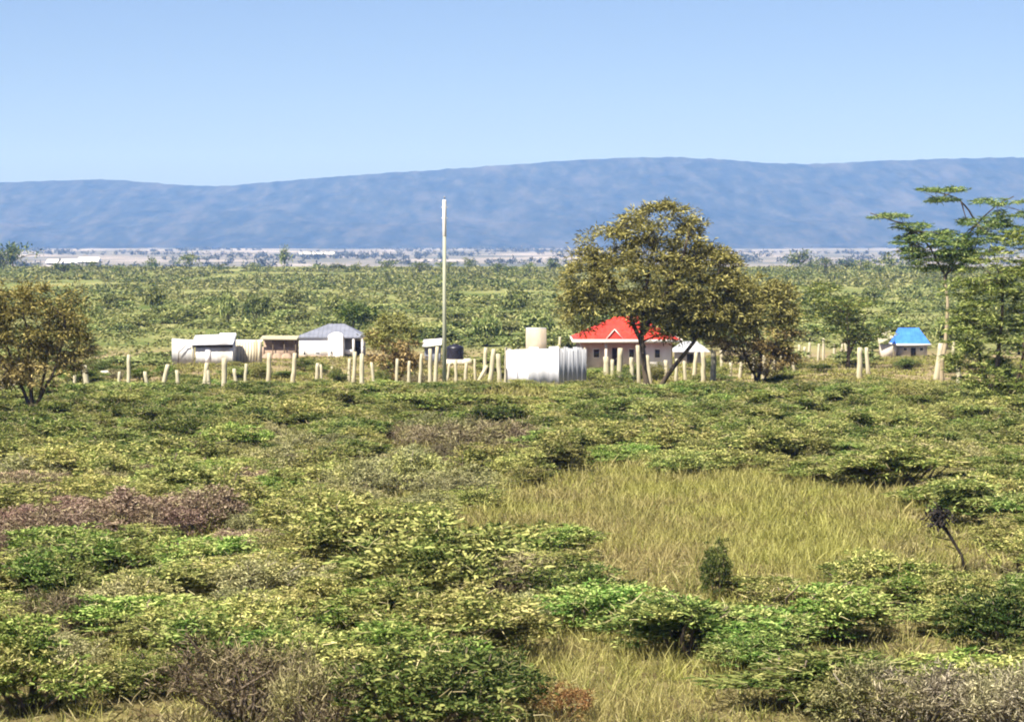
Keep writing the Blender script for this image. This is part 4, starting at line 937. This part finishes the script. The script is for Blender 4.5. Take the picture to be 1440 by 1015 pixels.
def small_sheds():
    Y = 262.; xo = X_(972, Y); z0 = gz(xo, Y)
    o = empty('lean_to_shed', (xo, Y, z0), 'low grey-roofed lean-to behind posts beside the red-roofed house', 'shed')
    def x(p): return X_(p, Y) - xo
    def z(p): return Z_(p, Y) - z0
    mb = MB(); hip_roof(mb, x(946), x(998), -.4, 3.4, z(494), x(962), x(982), 2.2, z(481), .06); mb.build('roof', M['grey_iron'], o)
    part_box('wall', 'tan_wall', o, x(951), x(992), .1, 3.1, -.3, z(495.2))
    part_box('door', 'dark_wood', o, x(966), x(975), .05, .095, -.1, z(497.5))
    Y = 270.; xo2 = X_(606, Y); z02 = gz(xo2, Y)
    o = empty('grey_shack', (xo2, Y, z02), 'small shack with slanting pale roof directly left of the tall pole', 'shack')
    xx = lambda p: X_(p, Y) - xo2
    zz = lambda p: Z_(p, Y) - z02
    mb = MB(); slab(mb, [(xx(594), -.4, zz(487)), (xx(621), -.4, zz(484)), (xx(621), 2.8, zz(477)), (xx(594), 2.8, zz(479))], .06); mb.build('roof', M['dull_iron'], o)
    mb = MB(); corrugated(mb, (xx(597), 0), (xx(619), 0), -.2, -.2, zz(488.5), zz(486)); corrugated(mb, (xx(619), 0), (xx(619), 2.4), -.2, -.2, zz(486), zz(480)); corrugated(mb, (xx(597), 2.4), (xx(597), 0), -.2, -.2, zz(482), zz(488.5)); mb.build('wall', M['roof_grey'], o)
    Y = 262.; xo3 = X_(640, Y); z03 = gz(xo3, Y); s = Y / F
    o = empty('water_tank', (xo3, Y, z03), 'black plastic water tank standing directly right of the tall pole', 'water tank')
    h0 = Z_(505, Y) - z03; h1 = Z_(487, Y) - z03; R = 12 * s
    zs, rs = [h0], [R * .96]
    for k in range(6):
        t = h0 + (h1 - h0) * (k + .5) / 6.5; zs += [t - .03, t]; rs += [R * (1.0), R * 1.045]
        zs += [t + .06]; rs += [R]
    zs += [h1 - .05, h1 + .08, h1 + .16]; rs += [R * .97, R * .7, R * .32]
    mb = MB(); mb.tube(np.stack([np.zeros(len(zs)), np.zeros(len(zs)), zs], 1), np.array(rs), 20); mb.build('tank_body', M['tank'], o, smooth=False)
    mb = MB(); mb.tube([(0, 0, h1 + .16), (0, 0, h1 + .24)], [R * .3, R * .28], 14); mb.build('lid', M['tank'], o)
    part_box('plinth', 'stone', o, -R * 1.1, R * 1.1, -R * 1.1, R * 1.1, -.3, h0 - .003)
    x4, Y4 = X_(658, 258.), 258.; z4 = gz(x4, Y4)
    mb = MB(); mb.tube([(-.5, 0, 0.), (-.3, .02, .12), (.2, 0, .16), (.5, 0, .05)], [.16, .3, .32, .12], 7); q = mb.build('pale_boulder', M['stone']); q.location = (x4, Y4, z4 + Z_(503, Y4) - z4 - .25); q.location[2] = z4 + .15
    tag(q, 'pale boulder on the ground beside the black water tank', 'boulder')
    x5, y5, z5 = on_ground(147, 534); mb = MB(); mb.tube([(-.35, 0, .1), (-.2, .02, .25), (.2, 0, .3), (.4, 0, .15)], [.12, .28, .27, .1], 7); q = mb.build('pale_boulder', M['stone']); q.location = (x5, y5, z5 + .15)
    tag(q, 'pale boulder among the posts beside the brown thorn tree', 'boulder')
    Y = 255.; xo6 = X_(754, Y); z06 = gz(xo6, Y)
    o = empty('tan_outbuilding', (xo6, Y, z06), 'tall narrow tan block outbuilding behind the white enclosure', 'outbuilding')
    xx6 = lambda p: X_(p, Y) - xo6
    zz6 = lambda p: Z_(p, Y) - z06
    o.rotation_euler = (0, 0, .0)
    hh = zz6(462.5)
    part_box('wall', 'block_wall', o, -.92, .92, 0, 1.7, -.3, hh)
    part_box('roof', 'dull_iron', o, -.90, .90, .03, 1.67, hh + .003, hh + .06)
    part_box('door', 'dark_wood', o, -.35, .3, -.05, -.003, -.1, 1.75)
    Y = 302.; xo7 = X_(1282, Y); z07 = gz(xo7, Y)
    o = empty('blue_roofed_hut', (xo7, Y, z07), 'hut with a bright blue hipped roof and pale earth walls', 'hut')
    x7 = lambda p: X_(p, Y) - xo7
    z7 = lambda p: Z_(p, Y) - z07
    mb = MB(); hip_roof(mb, x7(1257), x7(1309), -.4, 4.0, z7(485), x7(1267), x7(1296), 2.2, z7(462), .05); mb.build('roof', M['roof_blue'], o)
    part_box('fascia', 'trim', o, x7(1257), x7(1309), -.46, -.405, z7(486), z7(483.2))
    part_box('fascia', 'trim', o, x7(1256.5), x7(1256.5) + .06, -.4, 4.0, z7(486), z7(483.2))
    part_box('wall', 'tan_wall', o, x7(1263), x7(1304), .1, 3.6, -.3, z7(485.2))
    part_box('door', 'dark_wood', o, x7(1281), x7(1288), .04, .095, -.1, z7(489)); window(o, x7(1270), x7(1276), .1, .55, 1.0); window(o, x7(1293), x7(1299), .1, .55, 1.0)
    Y = 300.; xo8 = X_(1247, Y); z08 = gz(xo8, Y)
    o = empty('canvas_shelter', (xo8, Y, z08), 'beige shelter with sloping roof leaning against the blue-roofed hut', 'shelter')
    x8 = lambda p: X_(p, Y) - xo8
    z8 = lambda p: Z_(p, Y) - z08
    mb = MB(); slab(mb, [(x8(1235), -.3, z8(483)), (x8(1257) - .03, -.3, z8(473)), (x8(1257) - .03, 2.6, z8(466)), (x8(1238), 2.6, z8(472))], .05); mb.build('roof', M['thatch'], o)
    part_box('wall', 'tan_wall', o, x8(1240), x8(1256), .1, 2.3, -.3, z8(485))
small_sheds()

def far_sheds():
    Y = 2450.
    for a, b, t, lab in ((64, 108, 365, 'long white roofed shed far out on the pale lowland, left of its pair'), (108, 138, 362, 'long white roofed shed far out on the pale lowland, right of its pair'), (420, 470, 355, 'far pale farm building beyond the green plain above the white house')):
        Yk = Y if a < 400 else 3900.
        xo = X_((a + b) / 2, Yk); z0 = gz(xo, Yk); w = (b - a) / 2 * Yk / F; h = max(Z_(t, Yk) - z0, 3.5)
        o = empty('long_shed', (xo, Yk, z0), lab, 'shed', 'far white sheds')
        part_box('wall', 'grey_wall', o, -w * .97, w * .97, 0, 20, -2, h * .55)
        mb = MB(); mb.face([(-w, -1, h * .56), (w, -1, h * .56), (w, 10, h), (-w, 10, h)]); mb.face([(-w, 10, h), (w, 10, h), (w, 21, h * .56), (-w, 21, h * .56)])
        mb.face([(-w, -1, h * .56), (-w, 10, h), (-w, 21, h * .56)]); mb.face([(w, -1, h * .56), (w, 21, h * .56), (w, 10, h)]); mb.build('roof', M['trim'], o)
far_sheds()

# ------------------------------------------------------------------ light, sky, camera
EL, AZ = math.radians(55), math.radians(220)       # sun behind the viewer, to the left
w = bpy.data.worlds.new('World'); scene.world = w; w.use_nodes = True
nt = w.node_tree; bg = nt.nodes['Background']
sky = nt.nodes.new('ShaderNodeTexSky'); sky.sky_type = 'NISHITA'; sky.sun_disc = False; sky.sun_elevation = EL; sky.sun_rotation = AZ
sky.altitude = 0; sky.air_density = .5; sky.dust_density = 1.; sky.ozone_density = 5.
tint = nt.nodes.new('ShaderNodeMixRGB'); tint.blend_type = 'MULTIPLY'; tint.inputs[0].default_value = 1; tint.inputs[2].default_value = (1.10, .975, .96, 1)
nt.links.new(sky.outputs[0], tint.inputs[1]); nt.links.new(tint.outputs[0], bg.inputs[0]); bg.inputs[1].default_value = .066
sd = bpy.data.lights.new('sun', 'SUN'); sd.energy = 5.0; sd.angle = math.radians(.55); sd.color = (1., .945, .84)
so = bpy.data.objects.new('sun', sd); COL.objects.link(so)
sdir = Vector((math.sin(AZ) * math.cos(EL), math.cos(AZ) * math.cos(EL), math.sin(EL)))
so.rotation_euler = (-sdir).to_track_quat('-Z', 'Y').to_euler(); so.location = (0, -20, 60)
cd = bpy.data.cameras.new('camera'); co = bpy.data.objects.new('camera', cd); COL.objects.link(co); scene.camera = co
co.location = (0, 0, CAMZ); co.rotation_euler = (PI / 2, 0, 0)
cd.sensor_fit = 'HORIZONTAL'; cd.sensor_width = 36; cd.lens = 36 * F / 1440; cd.shift_y = -(507.5 - HOR) / 1440
cd.clip_start = .5; cd.clip_end = 30000
scene.view_settings.view_transform = 'Standard'; scene.view_settings.look = 'None'; scene.view_settings.gamma = 1
scene.view_settings.exposure = 1.25
scene.render.engine = 'CYCLES'
cy = scene.cycles
cy.max_bounces = 6; cy.diffuse_bounces = 2; cy.transmission_bounces = 3; cy.volume_bounces = 1; cy.glossy_bounces = 2
cy.filter_width = 2.0
